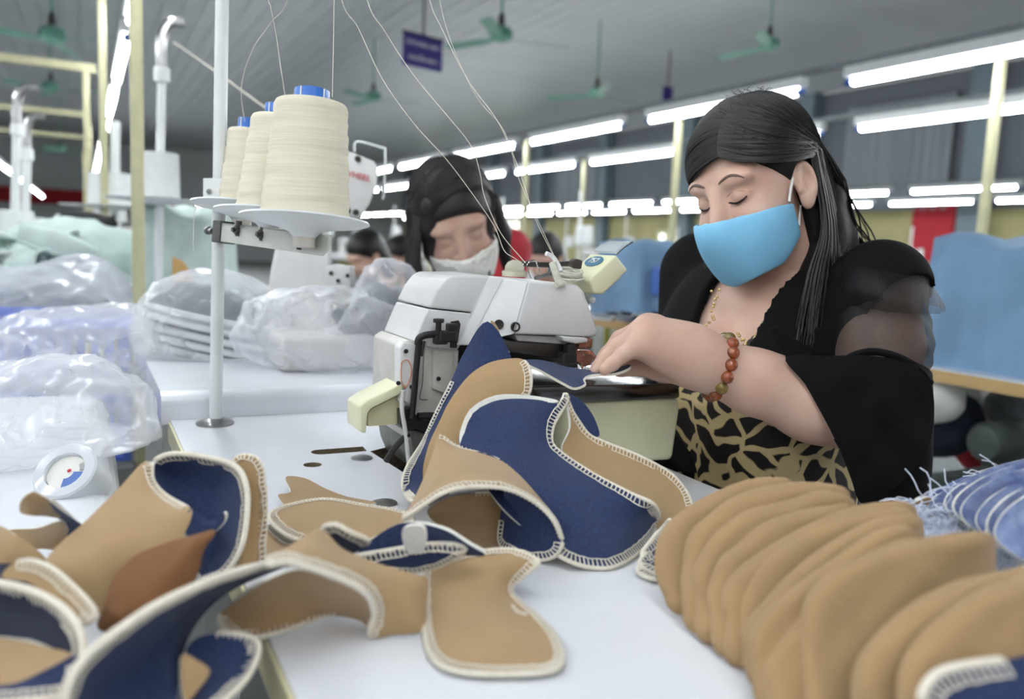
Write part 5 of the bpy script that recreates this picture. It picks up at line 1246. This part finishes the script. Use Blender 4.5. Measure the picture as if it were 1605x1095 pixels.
# ================================================================ the bowed woman behind the machine
def simple_person(label, hc, fwd, up, hairm, shirt, mask=None, scale=1.0, grp=None, bob=True, shoulder=.19, tors=True, body_f=None, drop=.21, capm=None, hh=.006):
    ax = rot_axes(fwd, up)
    bf = Vector(body_f or (fwd[0], fwd[1], 0)).normalized(); bl = Vector((-bf.y, bf.x, 0))
    t = thing('person', label, 'person', (hc.x, hc.y, 0), grp)
    nb = NB(); V, F = surfnet(lambda p: head_fn(p, ears=True), (-.105, -.125, -.19), (.105, .135, .14), hh*.8); nb.add(to_world(V, hc, ax), F)
    nk = hc-bf*.10-UP*drop; T = np.array([list(bl), list(bf), [0, 0, 1]], np.float32)
    def tor(p, inf=0):
        def loc(c): return (p-np.array(c, np.float32))@T.T
        d = sd_ell(loc(nk-UP*.04), (0, 0, 0), (shoulder, .085, .09)); d = smin(d, sd_ell(loc(nk-bf*.03-UP*.24), (0, 0, 0), (.165, .12, .24)), .06)
        d = smin(d, sd_ell(loc(nk-bf*.08-UP*.46), (0, 0, 0), (.19, .15, .13)), .06)
        for s in (-1, 1):
            a = nk+bl*(s*(shoulder-.02))-UP*.05; e_ = a-UP*.24+bf*.06+bl*(s*.03); w_ = e_+bf*.22-bl*(s*.08)-UP*.02
            d = smin(d, chain(p, [(A3(*a), .065), (A3(*e_), .05), (A3(*w_), .036)], .03), .03)
        return d-inf
    def sk(p):
        d = tor(p); return smin(d, sd_cone(p, A3(*hc)-A3(0, 0, .05), A3(*nk), .052, .055), .04)
    lo = [nk.x-.42, nk.y-.45, max(.05, nk.z-.62)]; hi = [nk.x+.42, nk.y+.45, hc.z]
    V, F = surfnet(sk, lo, hi, .016); nb.add(V, F)
    def lg(p):
        d = None
        for s in (-1, 1):
            a = nk-bf*.08-UP*.5+bl*(.09*s); k_ = a+bf*.36; f2 = Vector((k_.x, k_.y, .08)); e = chain(p, [(A3(*a), .085), (A3(*k_), .06), (A3(*f2), .042), (A3(*(f2+bf*.14-UP*.03)), .03)], .03); d = e if d is None else np.minimum(d, e)
        return d
    V, F = surfnet(lg, (nk.x-.55, nk.y-.6, 0), (nk.x+.55, nk.y+.6, nk.z-.35), .02); nb.add(V, F)
    nb.build('body', M_skin, t)
    def sh(p):
        d = np.minimum(tor(p, .010), lg(p)-.012); return np.maximum(d, -(sd_cone(p, A3(*nk)+A3(0, 0, .02), A3(*nk)+A3(0, 0, .2), .065, .08)))
    V, F = surfnet(sh, [lo[0]-.1, lo[1]-.15, 0.0], [hi[0]+.1, hi[1]+.15, hc.z], .016); n2 = NB(); n2.add(V, F); n2.build('clothes', shirt, t)
    def hr(p):
        d = sd_ell(p, (0, -.014, .044), (.086, .104, .094)); cut = (1.0*p[:, 1]-.018)-p[:, 2]; d = smax(d, cut/1.4, .012)
        bk = np.maximum(sd_ell(p, (0, -.052, -.05), (.086, .062, .13 if bob else .08)), p[:, 1]+.012)
        return smin(d, bk, .03)
    blob(hr, (-.12, -.15, -.22), (.12, .12, .16), hh, 'hair' if capm is None else 'cap', capm or hairm, t, lambda V: to_world(V, hc, ax))
    if mask is not None:
        blob(mask_fn, (-.09, -.02, -.14), (.09, .135, .01), .004, 'face_mask', mask, t, lambda V: to_world(V, hc, ax))
    return t, ax
HC2 = P(716, 352, 1.78)
pw, ax2 = simple_person('bowed woman with dark hair, white mask and black jacket behind the overlock machine', HC2, (.20, -.86, -.48), (-.28, -.4, 1), mat('dark_brown_hair', (34, 28, 30), .55, var=.3), M_blackcloth, M_label, body_f=(.05, -1, 0), drop=.20, hh=.004)
MH2 = MATS['dark_brown_hair']
def h2(x, y, z): return Vector(to_world(np.array([[x, y, z]]), HC2, ax2)[0])
m = MB(); rs = random.Random(12)
C2 = np.array([0, -.014, .044]); R2 = np.array([.088, .106, .096])
def sc2(u, l=0): n_ = np.array(u, float); n_ /= np.linalg.norm(n_); return h2(*(C2+n_*(R2+l)))
for k in range(420):
    s = -1 if rs.random() < .6 else 1; t_ = rs.random(); a = (.12, lerp(-.3, .75, t_), lerp(1, .65, t_))
    b = (s*(.95), lerp(-.3, .75, rs.random()) if s < 0 else lerp(-.5, .25, rs.random()), lerp(.0, .35, rs.random()))
    pts = [sc2(slerp(a, b, q/8), .002+.004*math.sin(math.pi*q/8)) for q in range(9)]
    e_ = pts[-1]; ln_ = rs.uniform(.10, .17) if s < 0 else rs.uniform(.10, .2)
    dn = (UP*-1+ax2[1]*.1)
    pts += [e_+dn*(ln_*q/5)+Vector((rs.uniform(-.004, .004), rs.uniform(-.004, .004), 0)) for q in range(1, 6)]
    m.tube(pts, [.0016]*9+[.0015, .0014, .0013, .001, .0006], 4, caps=False)
o = m.build('hair_strands', MH2, pw, True); o['kind'] = 'stuff'
# fringe falling over the brow on her right
def fr2(p):
    d = chain(p, [(A3(-.038, .050, .085), .024), (A3(-.056, .050, .035), .019), (A3(-.064, .046, -.02), .013), (A3(-.067, .04, -.08), .007)], .03)
    d = smin(d, chain(p, [(A3(.085, -.02, .02), .02), (A3(.088, -.02, -.06), .02), (A3(.085, -.01, -.14), .012)], .02), .015)
    return d
blob(fr2, (-.14, -.08, -.17), (.14, .12, .12), .005, 'fringe', MH2, pw, lambda V: to_world(V, HC2, ax2))
# far workers
far_people = [('worker in navy jacket bent over far left of the bowed woman', P(575, 402, 4.2), (-.6, -.5, -.5), M_navy, None), ('worker in grey jacket bent over beside the bowed woman', P(628, 402, 5.3), (-.7, -.4, -.5), M_grayfab, None),
              ('worker in a dark cap and dark top right of the bowed woman', P(855, 405, 4.3), (-.3, -.8, -.45), M_dark, M_dark), ('worker in red hooded top behind the bowed woman', P(800, 412, 3.4), (.2, .9, -.3), M_red, M_red)]
for lb, hc, fw, shirt, cap in far_people:
    simple_person(lb, hc, fw, (0, 0, 1), M_hair, shirt, None, grp='seated workers far behind', capm=cap, hh=.008)
# ---------------------------------------------------------------- rear machine head behind the cones
rm = thing('sewing_machine', 'grey-white sewing machine head with red lettering behind the cones', 'sewing machine', PZ(470, 500, .03))
fp = [(536, 236), (552, 238), (588, 252), (594, 262), (592, 290), (580, 322), (566, 342), (536, 340)]
Yf = 1.62
def prismY(px, Y, dirv, m, name, parent, bev=.003): return MB().prism([P(x, y, Y) for x, y in px], dirv, bev).build(name, m, parent, True, auto=50)
M_rm = mat('grey_white_machine', (206, 206, 204), .4, var=.05)
fdir = Vector((-.75, .66, 0))
prismY(fp, Yf, fdir*.03, M_rm, 'face_plate', rm, .004)
prismY([(500, 240), (545, 238), (575, 262), (575, 330), (500, 338)], Yf+.03, fdir*.24, M_rm, 'arm', rm, .01)
m = MB()
for x, y in ((561, 249), (558, 333), (545, 330)): m.lathe([(.006, 0), (.006, .003), (.003, .004)], P(x, y, Yf-.001), -_fwd, 12)
m.build('screw', M_dark, rm)
tx = _rt*.97+_up*-.24; tx.normalize(); ty = _fwd.cross(tx); ty = -ty if ty.z < 0 else ty
text_mesh('lettering', 'GOLDEN WHEEL', .0165, M_redtext, frame4(P(581, 281, Yf-.003), tx, ty, tx.cross(ty)), rm, .0004, 'RIGHT')
MB().tube(crom([P(x, y, Yf+.02) for x, y in ((556, 238), (560, 222), (600, 232), (604, 238), (602, 300), (600, 312))], 4), .0022, 8).build('wire_guard', M_paint, rm, True)
# column of the machine
prismY([(440, 350), (516, 352), (524, 545), (410, 545), (424, 420)], 1.56, Vector((-.2, .98, 0))*.10, M_rm, 'column', rm, .012)
prismY([(511, 418), (523, 414), (548, 418), (549, 450), (510, 450)], 1.52, Vector((0, .05, 0)), M_rm, 'clamp_plate', rm, .002)
m = MB()
for x, y in ((519, 428), (545, 432), (530, 440)): m.lathe([(.004, 0), (.004, .002)], P(x, y, 1.519), -_fwd, 8)
m.build('screw', M_dark, rm)
bq = P(478, 470, 1.6); bq.z = ZR+.031; m = MB().box(bq, .17, .40, .06, (E, D, UP), bev=.012); m.build('bed', M_rm, rm)
# ---------------------------------------------------------------- crumpled bags
def noise3(p, f, seed):
    r_ = np.random.default_rng(seed); out = np.zeros(len(p))
    for k in range(7):
        d = r_.normal(size=3); d /= np.linalg.norm(d); ff = f*(1+.55*k); ph = r_.uniform(0, 6.28)
        out += np.abs(np.sin((p@d)*ff+ph+1.7*np.sin(p@np.roll(d, 1)*ff*.7+ph)))/(1+.55*k)
    return out/3-.6
def bag(label, blobs, m, seed, amp=.016, h=.009, freq=34, floor_z=None, grp='crumpled clear plastic bags', k=.05):
    """blobs: (centre, radii)"""
    cs = np.array([list(c) for c, r in blobs]); rs_ = np.array([r for c, r in blobs]); lo = (cs-rs_-.05).min(0); hi = (cs+rs_+.05).max(0)
    fz = floor_z
    def fn(p):
        d = None
        for c, r in zip(cs, rs_):
            e = sd_ell(p, c, r); d = e if d is None else smin(d, e, k)
        d = d+noise3(p, freq, seed)*amp
        return np.maximum(d, fz-p[:, 2]) if fz is not None else d
    V, F = surfnet(fn, lo, hi, h); V = relax(V, F, 3)
    t = thing('plastic_bag', label, 'bag', (cs[:, 0].mean(), cs[:, 1].mean(), fz if fz is not None else lo[2]), grp)
    nb = NB(); nb.add(V, F); nb.build('film', m, t); return t
ZLt = TABLE-.01
# bag of stacked shoe parts on the rear table
bag('clear bag around the stack of dark and white uppers on the rear table', [(P(336, 515, 1.56), (.150, .12, .115)), (P(262, 545, 1.6), (.05, .07, .04))], M_bagmid, 1, .012, .0075, 40, ZR+.002)
bag('middle crumpled clear bag on the rear table', [(P(480, 522, 1.44), (.13, .07, .085)), (P(560, 530, 1.46), (.10, .07, .075))], M_bagmid, 2, .024, .0075, 38, ZR+.002)
bag('clear bag with dark contents propped behind the machine\'s left side', [(P(612, 492, 1.5), (.072, .07, .105)), (P(590, 545, 1.5), (.10, .07, .06))], M_bagmid, 3, .02, .0075, 38, ZR+.002)
def upper(parent_label, c, ax, m1, m2, L_=.26, W_=.11, H_=.035, group=None):
    """curved shoe upper: arched shell with pale binding"""
    X, Yv, Z = ax; vs = []; fs = []; nu_, nv_ = 14, 9
    t = thing('shoe_upper', parent_label, 'shoe upper', c, group)
    def pt(u_, v_):
        wv = W_*(.55+.45*math.sin(math.pi*min(1, .15+.85*u_)))*.5; return c+X*(L_*(u_-.5))+Yv*(wv*(2*v_-1))+Z*(H_*(1-(2*v_-1)**2)*(.6+.4*math.sin(math.pi*u_)))
    for i in range(nu_+1):
        for j in range(nv_+1): vs.append(pt(i/nu_, j/nv_))
    for i in range(nu_):
        for j in range(nv_): a = i*(nv_+1)+j; fs.append([a, a+1, a+nv_+2, a+nv_+1])
    n = len(vs); vs2 = vs+[v_-Z*.006 for v_ in vs]; fs2 = fs+[[q+n for q in f[::-1]] for f in fs]
    mesh_obj('shell', vs2, fs2, m1, t, True)
    rim_ = [pt(i/nu_, 0) for i in range(nu_+1)]+[pt(1, j/nv_) for j in range(1, nv_+1)]+[pt(i/nu_, 1) for i in range(nu_-1, -1, -1)]+[pt(0, j/nv_) for j in range(nv_-1, 0, -1)]
    MB().tube(rim_, .009*min(1, W_/.13)*.7, 6, closed=True).build('padded_binding', m2, t, True)
    return t
M_slate = mat('slate_fabric', (72, 84, 90), .8, var=.15); M_pad = mat('white_padding', (222, 226, 226), .85, var=.06)
lay = ['top', 'second', 'third', 'fourth', 'lowest']
for k in range(5):
    c = P(338-4*k, 512, 1.56); c.z = ZR+.072-k*.017
    rz = .25+.06*math.sin(k*2); X = Vector((math.cos(rz), math.sin(rz), -.22)).normalized(); Yv = UP.cross(X).normalized(); Z = X.cross(Yv)
    upper('%s slate and white padded shoe upper stacked inside the clear bag' % lay[k], c+X*(.012*k-.02), (X, Yv, Z), M_slate if k != 1 else M_pad, M_pad, (.205 if k else .19)+.006*k, .13, .058, 'padded uppers in the bag on the rear table')
for k, (px, py) in enumerate(((608, 485), (590, 510), (560, 535))):
    c = P(px, py, 1.51); c.z = max(c.z, ZR+.05); X = Vector((.6, 0, -.75)).normalized(); Yv = Vector((0, 1, 0)); Z = X.cross(Yv); Z = -Z if Z.y > 0 else Z
    upper(['dark upper at the top of the propped clear bag', 'dark upper in the middle of the propped clear bag', 'dark upper low in the propped clear bag'][k], c, (X, UP.cross(X).normalized(), X.cross(UP.cross(X).normalized())), M_slate, M_slate, .12, .085, .03, 'uppers in the propped bag')
# left bags
bag('big crumpled clear bag on the left work table', [(P(70, 672, 1.04), (.125, .11, .095)), (P(140, 662, 1.06), (.075, .09, .07)), (P(5, 715, .98), (.10, .09, .06))], M_bagmilky, 4, .02, .0065, 36, ZLt+.002)
bag('long crumpled bag lying behind the big clear bag at left', [(P(170, 540, 1.55), (.22, .12, .08)), (P(70, 570, 1.5), (.2, .12, .05))], M_bagmilky, 5, .026, .010, 30)
def lump(label, blobs, m, seed, amp, h, freq, name, cat, grp=None, fz=None, k=.05):
    t = bag(label, blobs, m, seed, amp, h, freq, fz, grp, k); t.name = name; t['category'] = cat
    return t
# rolls: tape with printed core
tr = PZ(118, 772, -.01); tr.z = ZLt
tax = (-_fwd*.72+UP*.62-_rt*.05).normalized()
tp = thing('tape_roll', 'clear tape roll with blue printed core on the left work table', 'tape', tr)
tc_ = P(115, 752, .865)
MB().lathe([(.031, -.022), (.033, -.02), (.033, .02), (.031, .022), (.021, .022), (.021, -.022), (.031, -.022)], tc_, tax, 36, cap=False).build('tape_winding', bag_mat('clear_tape', .75, (225, 230, 236)), tp, True)
MB().lathe([(.0205, .012), (.0205, .016), (.0005, .0165)], tc_, tax, 36).build('core_disc', M_label, tp)
u_ = tax.orthogonal().normalized(); w_ = tax.cross(u_)
def arcpatch(r0, r1, a0, a1, off): return [tc_+tax*off+(u_*math.cos(a)+w_*math.sin(a))*r for r, rng in ((r1, range(13)), (r0, range(12, -1, -1))) for a in [a0+(a1-a0)*i/12 for i in rng]]
# orient so blue wedge faces down right
def ang(v_): return math.atan2(v_.dot(w_), v_.dot(u_))
ac = ang(_rt*.6-_up*.8)
MB().prism(arcpatch(.008, .019, ac-.75, ac+.85, .0172), tax*.0004).build('blue_print', M_bluebox, tp)
MB().prism(arcpatch(.014, .019, ac+.95, ac+1.5, .0172), tax*.0004).build('grey_print', M_steel, tp)
MB().lathe([(.0022, .0174), (.0005, .0178)], tc_-u_*.003+w_*.001, tax, 12).build('red_print', M_redtext, tp)
# blue basket with heap behind
bk_ = P(-12, 560, 1.95)
bkz = TABLE-.06
bs = thing('plastic_basket', 'blue slatted plastic basket at the left edge', 'basket', (bk_.x, bk_.y, 0))
bw, bd, bh = .5, .34, .34; tz = P(60, 512, 1.9).z
cB = Vector((bk_.x, bk_.y+.12, tz-bh))
m = MB()
m.box(cB+UP*bh-D*(bd/2), bw, .025, .026, RAX, bev=.006); m.box(cB+UP*bh+D*(bd/2), bw, .025, .026, RAX, bev=.006)
m.box(cB+UP*bh-E*(bw/2), .025, bd, .026, RAX, bev=.006); m.box(cB+UP*bh+E*(bw/2), .025, bd, .026, RAX, bev=.006); m.build('rim', M_basket, bs)
for i in range(15):
    uu = -bw/2+.02+i*(bw-.04)/14; MB().box(cB-D*(bd/2-.01)+E*uu+UP*(bh/2), .016, .006, bh, RAX).build('slat', M_basket, bs)
    MB().box(cB+D*(bd/2-.01)+E*uu+UP*(bh/2), .016, .006, bh, RAX).build('slat', M_basket, bs)
for i in range(9):
    vv = -bd/2+.03+i*(bd-.06)/8
    for s in (-1, 1): MB().box(cB+E*(s*(bw/2-.01))+D*vv+UP*(bh/2), .006, .016, bh, RAX).build('slat', M_basket, bs)
m = MB(); m.box(cB, bw-.02, bd-.02, .012, RAX); m.box(cB+UP*(bh*.45)-D*(bd/2-.008), bw-.02, .008, .02, RAX); m.build('basket_base', M_basket, bs)
# stand under basket
MB_ = MB().box(Vector((cB.x, cB.y, (tz-bh)/2)), .5, .4, tz-bh-.012, RAX, bev=.01).build('crate', mat('grey_crate', (150, 152, 150), .6)); tag(MB_, 'grey crate carrying the blue basket', 'crate')
# heap of pale mint uppers
lump('big milky sack bulging over the blue basket', [(P(70, 478, 2.15), (.22, .18, .10)), (P(130, 462, 2.22), (.12, .13, .11)), (P(10, 482, 2.1), (.2, .16, .09))], M_bagmilky, 6, .03, .013, 22, 'plastic_sack', 'bag')
rs = random.Random(4)
for k in range(34):
    x = rs.uniform(-10, 175); y = lerp(420, 372, min(1, max(0, x/90))) if x < 90 else lerp(372, 410, (x-90)/90)
    y += rs.uniform(0, 50)-6; Yd = 2.35+rs.uniform(-.1, .25)
    a = rs.uniform(0, 6.28); X = Vector((math.cos(a), math.sin(a), rs.uniform(-.5, .5))).normalized(); Yv = X.orthogonal().normalized(); Z = X.cross(Yv)
    if Z.z < 0: Yv, Z = -Yv, -Z
    upper('pale mint shoe upper in the heap above the left sack', P(x, y, Yd), (X, Yv, Z), M_mint, M_pad if k % 2 else M_mint, .19, .09, .035, 'heap of mint uppers at left')
lump('mound of pale mint shoe fabric supporting the heap at left', [(P(60, 440, 2.55), (.36, .2, .14)), (P(120, 420, 2.6), (.25, .2, .16))], M_mint, 9, .03, .016, 20, 'fabric_mound', 'fabric')
for k, (x, y) in enumerate(((118, 362), (135, 345), (150, 358))):
    X = Vector((.8, .2, .4*(k-1))).normalized(); Yv = X.orthogonal().normalized()
    upper(['black and white shoe upper at left on the mint heap', 'black shoe upper standing on top of the mint heap', 'black shoe upper beside the thin pale post'][k], P(x, y, 2.6), (X, Yv, X.cross(Yv)), M_dark, M_pad if k == 0 else M_dark, .13, .07, .03, 'black uppers on the mint heap')
# stand table under the left heap
lt2 = table('work_table', 'low white table under the heap of mint uppers', -1.75, .0, 2.62, 3.4, .68, .04, M_white, None, True)

# ---------------------------------------------------------------- generic draped covers and far stations
def drape(label, c, su, sv, hgt, seed, m=M_bluecloth, grp='pale blue cloth covers over machines', lean=0):
    """cloth cover hanging over a sewing machine: folded skirt"""
    rs_ = np.random.default_rng(seed); vs = []; fs = []; n = 72; lv = 14
    ph = rs_.uniform(0, 6.28, 6)
    for j in range(lv+1):
        t_ = j/lv
        for k in range(n):
            a = 2*math.pi*k/n; ca, sa = math.cos(a), math.sin(a)
            sq = (abs(ca)**5+abs(sa)**5)**(-1/5)
            gr = min(1, t_*4)**.6
            w_ = 1+(.03+.07*t_)*(math.sin(5*a+ph[0])+.6*math.sin(11*a+ph[1]+2*t_)+.5*math.sin(17*a+ph[2]))*.7
            r0 = (.90+.14*t_)*w_*(.55+.45*min(1, t_*7) if t_ < .15 else 1)
            z = hgt*(1-max(0, (t_-.10)/.9)) - (.02*math.sin(3*a+ph[3]) if j < 3 else 0) - lean*ca*(1-t_)
            vs.append(Vector(c)+E*(su/2*sq*ca*r0)+D*(sv/2*sq*sa*r0)+UP*z)
    for j in range(lv):
        for k in range(n): k2 = (k+1) % n; fs.append([j*n+k, j*n+k2, (j+1)*n+k2, (j+1)*n+k])
    vs.append(Vector(c)+UP*(hgt*.985)); top = len(vs)-1
    for k in range(n): fs.append([top, (k+1) % n, k])
    o = mesh_obj('machine_cover', vs, fs, m, None, True); tag(o, label, 'cover', grp); return o
# right table and cover
q = PZ(1545, 590, 0); uR, vR = q.dot(E), q.dot(D)
rt2 = table('sewing_table', 'white table with tan edge at right under the blue covered machine', 1.985, 2.52, .75, 1.9, TABLE, .035, M_white, M_wood, True)
cR = P(1578, 560, 2.24); cR.z = TABLE
drape('pale blue cloth cover over the machine at the right edge', cR, .34, .38, P(1556, 376, 2.2).z-TABLE, 3)
# under-table: motor and clutter at right
mt = PZ(1570, 690, -.16); mt = P(1575, 690, q.y+.15)
mo = thing('machine_motor', 'grey clutch motor hanging under the right table', 'motor', (mt.x, mt.y, mt.z))
MB().lathe([(.02, -.10), (.045, -.095), (.055, -.08), (.055, .07), (.045, .085), (.02, .1)], mt, E, 20).build('motor_body', mat('grey_green_motor', (70, 80, 78), .5), mo, True)
MB().box(mt-UP*.17, .10, .06, .26, RAX, bev=.01).build('motor_bracket', mat('grey_green_motor', (104, 116, 112)), mo)
MB().tube(crom([mt+UP*.14, mt+UP*.2+E*.05, mt+UP*.28], 4), .012, 8).build('belt', M_dark, mo, True)
for k, (x, y, Yd, s_, mm, lb) in enumerate(((1462, 625, q.y+.2, .09, M_label, 'white cloth bundle under the right table'), (1470, 660, q.y+.3, .13, M_navy, 'navy cloth bundle under the right table'), (1545, 705, q.y+.4, .09, M_red, 'red cloth bundle under the right table'), (1590, 735, q.y+.4, .09, M_red, 'small red bundle near the right edge under the table'), (1520, 640, q.y+.5, .1, M_label, 'pale box-like bundle behind the olive leg'), (1600, 640, q.y+.35, .1, M_grayfab, 'grey bundle under the blue covered machine'))):
    lump(lb, [(P(x, y, Yd), (s_, s_*.8, s_*.8))], mm, 20+k, .02, .014, 25, 'cloth_bundle', 'bundle', 'bundles under the right table')
sh_ = MB().box(P(1500, 700, q.y+.45)-UP*.12, 1.3, .5, .02, RAX).build('lower_shelf', M_grayfab, rt2)
MB().box(PZ(1500, 770, 0)*0+P(1490, 770, q.y-.1), .9, .04, .09, RAX).build('foot_rail', mat('grey_green_motor', (104, 116, 112)), rt2)
# centre covered machine and tan table
q2 = P(1000, 505, 2.9); q2 = PZ(1000, 503, 0); uC, vC = q2.dot(E), q2.dot(D)
ct = table('sewing_table', 'tan-edged table behind the cream lamp housing', 1.88, 2.42, 2.25, 3.4, TABLE, .04, M_white, M_wood, True)
cc_ = P(1003, 495, 3.42); cc_.z = TABLE
drape('pale blue cloth cover over the machine behind the cream lamp housing', cc_, .30, .34, P(1000, 382, 3.42).z-TABLE, 8)
cb_ = P(1042, 440, 3.2)
bx2 = thing('control_box', 'blue control box with white label in front of the covered machine', 'control box', cb_)
MB().box(cb_, .085, .07, .105, RAX, bev=.006).build('box_body', M_bluebox, bx2)
MB().box(cb_-E*.022-D*.036+UP*.02, .03, .002, .05, RAX).build('box_label', M_label, bx2)
MB().box(cb_-E*.026-D*.0375+UP*.02, .014, .001, .02, RAX).build('label_print', mat('lime_print', (190, 200, 80), .6), bx2)
MB().tube([cb_-UP*.05, Vector((cb_.x, cb_.y, TABLE))], .012, 10).build('box_post', M_steel, bx2)
rs = random.Random(6)
for k in range(9):
    c = PZ(945+k*12, 497+rs.uniform(-6, 4), .02); a = rs.uniform(0, 3); X = Vector((math.cos(a), math.sin(a), 0)); Yv = UP.cross(X)
    upper('small dark scrap piece on the tan-edged table behind the machine', c, (X, Yv, UP), M_navy if k % 2 else M_grayfab, M_pad, .09, .05, .02, 'scraps on the tan-edged table')
# pale mint cover over a machine behind the white pole, with tan board
cm = P(292, 470, 2.6); cm.z = TABLE
drape('pale mint cloth cover over the machine left of the white pole', cm, .30, .24, P(300, 330, 2.6).z-TABLE, 11, M_mint, 'pale mint cloth covers')
bd_ = thing('cardboard_sheet', 'tan cardboard sheet leaning left of the white pole', 'cardboard', P(285, 470, 2.3))
MB().prism([P(x, y, 2.3) for x, y in ((270, 402), (284, 408), (302, 430), (302, 480), (270, 480))], Vector((0, .006, 0))).build('board', mat('cardboard', (186, 150, 96), .8, var=.1), bd_)
lt3 = table('sewing_table', 'white table behind the rear table carrying the mint covered machine', .1, .62, 2.36, 3.4, TABLE, .035, M_white, M_wood, True)
# generic lockstitch machine with thread stand, copied along the rows
def station():
    t = thing('sewing_station', 'x', 'sewing machine')
    m = MB(); m.box((0, 0, TABLE-.02), .52, 1.1, .035); m.build('table_top', M_white, t)
    for sx_ in (-1, 1):
        for sy_ in (-1, 1): MB().box((sx_*.2, sy_*.48, (TABLE-.04)/2), .04, .04, TABLE-.04).build('leg', M_olive, t)
    m = MB(); m.box((0, 0, TABLE+.02), .17, .44, .045, bev=.01); m.build('bed', M_rm, t)
    m = MB(); m.box((0, .16, TABLE+.15), .11, .11, .24, bev=.02); m.build('column', M_rm, t)
    m = MB(); m.box((0, 0, TABLE+.235), .10, .40, .09, bev=.025); m.build('arm', M_rm, t)
    m = MB(); m.box((0, -.17, TABLE+.15), .09, .06, .12, bev=.012); m.build('face_plate', M_rm, t)
    MB().lathe([(.02, 0), (.06, .004), (.065, .015), (.06, .026), (.02, .03)], (0, .225, TABLE+.22), (0, 1, 0), 18).build('hand_wheel', M_dark, t, True)
    MB().tube([(-.16, .42, TABLE), (-.16, .42, TABLE+.72)], .011, 8).build('stand_pole', M_paint, t, True)
    MB().box((-.16, .34, TABLE+.3), .02, .2, .02).build('stand_arm', M_paint, t)
    for k in (0, 1):
        MB().lathe([(.005, 0), (.06, .004), (.06, .008), (.005, .01)], (-.16, .28+k*.12, TABLE+.31), n=16).build('cone_disc', M_paint, t, True)
        MB().lathe([(.04, .01), (.033, .14), (.01, .145)], (-.16, .28+k*.12, TABLE+.31), n=16).build('thread_cone', M_pad, t, True)
    return t
st = station(); fs_ = True; cnt_ = {}
rs = random.Random(8)
spots = []
for nm, u, v0, v1_ in (('row under the long tube lights', 3.65, 5.2, 16), ('row along the yellow wall', 9.2, 6.5, 17), ('middle row far behind', 6.4, 5.5, 15), ('left rows', -1.6, 4.4, 15), ('row behind the rear table', .36, 5.4, 14)):
    v_ = v0
    while v_ < v1_: spots.append((nm, u+rs.uniform(-.05, .05), v_)); v_ += 1.51
for nm, u, v_ in spots:
    o = st if fs_ else copy_tree(st); fs_ = False
    o.matrix_basis = Matrix.Translation(R(u, v_, 0)) @ Matrix.Rotation(YAW, 4, 'Z'); cnt_[nm] = cnt_.get(nm, 0)+1; o['label'] = '%s sewing machine table from the near end, %s' % (ORD[cnt_[nm]-1], nm); o['group'] = 'sewing stations, '+nm
# far thread stand poles with white cones at left
def far_stand(label, px, ptop_, pcone, pdisc, Yd, hook=True):
    a = P(px, pdisc, Yd); b = P(px+(pdisc-ptop_)*.04, ptop_, Yd)
    t = thing('thread_stand', label, 'thread stand', (a.x, a.y, TABLE))
    MB().tube([Vector((a.x, a.y, TABLE)), b], .013*Yd/2.6, 10).build('pole', M_paint, t, True)
    r_ = .075*Yd/2.6; MB().lathe([(.01, -.01), (r_*1.9, 0), (r_*2, .006), (.01, .01)], a, UP, 24).build('disc', M_paint, t, True)
    MB().lathe([(r_*.92, .01), (r_*.88, (a.z*0+(P(px, pcone, Yd).z-a.z))), (r_*.4, (P(px, pcone, Yd).z-a.z)+.002)], a, UP, 20).build('white_cone', M_pad, t, True)
    if hook:
        MB().tube(crom([b-UP*.02, b+UP*.06, b+UP*.11+E*.02, b+UP*.12+E*.06], 4), .016, 8).build('hook_arm', M_steel, t, True)
        MB().lathe([(.02, -.02), (.022, -.018), (.022, .018), (.02, .02)], b-UP*.03, UP, 12).build('collar', M_paint, t, True)
    return t
far_stand('tall thread stand with a white cone right of the nearest yellow post', 245, 100, 240, 315, 2.4)
far_stand('smaller thread stand with a white cone between the two yellow posts', 176, 190, 272, 325, 3.4, False)
far_stand('hooked thread stand pole at the far left', 18, 190, 330, 420, 2.9)
far_stand('second hooked thread stand pole at the far left', 35, 230, 340, 420, 3.2)
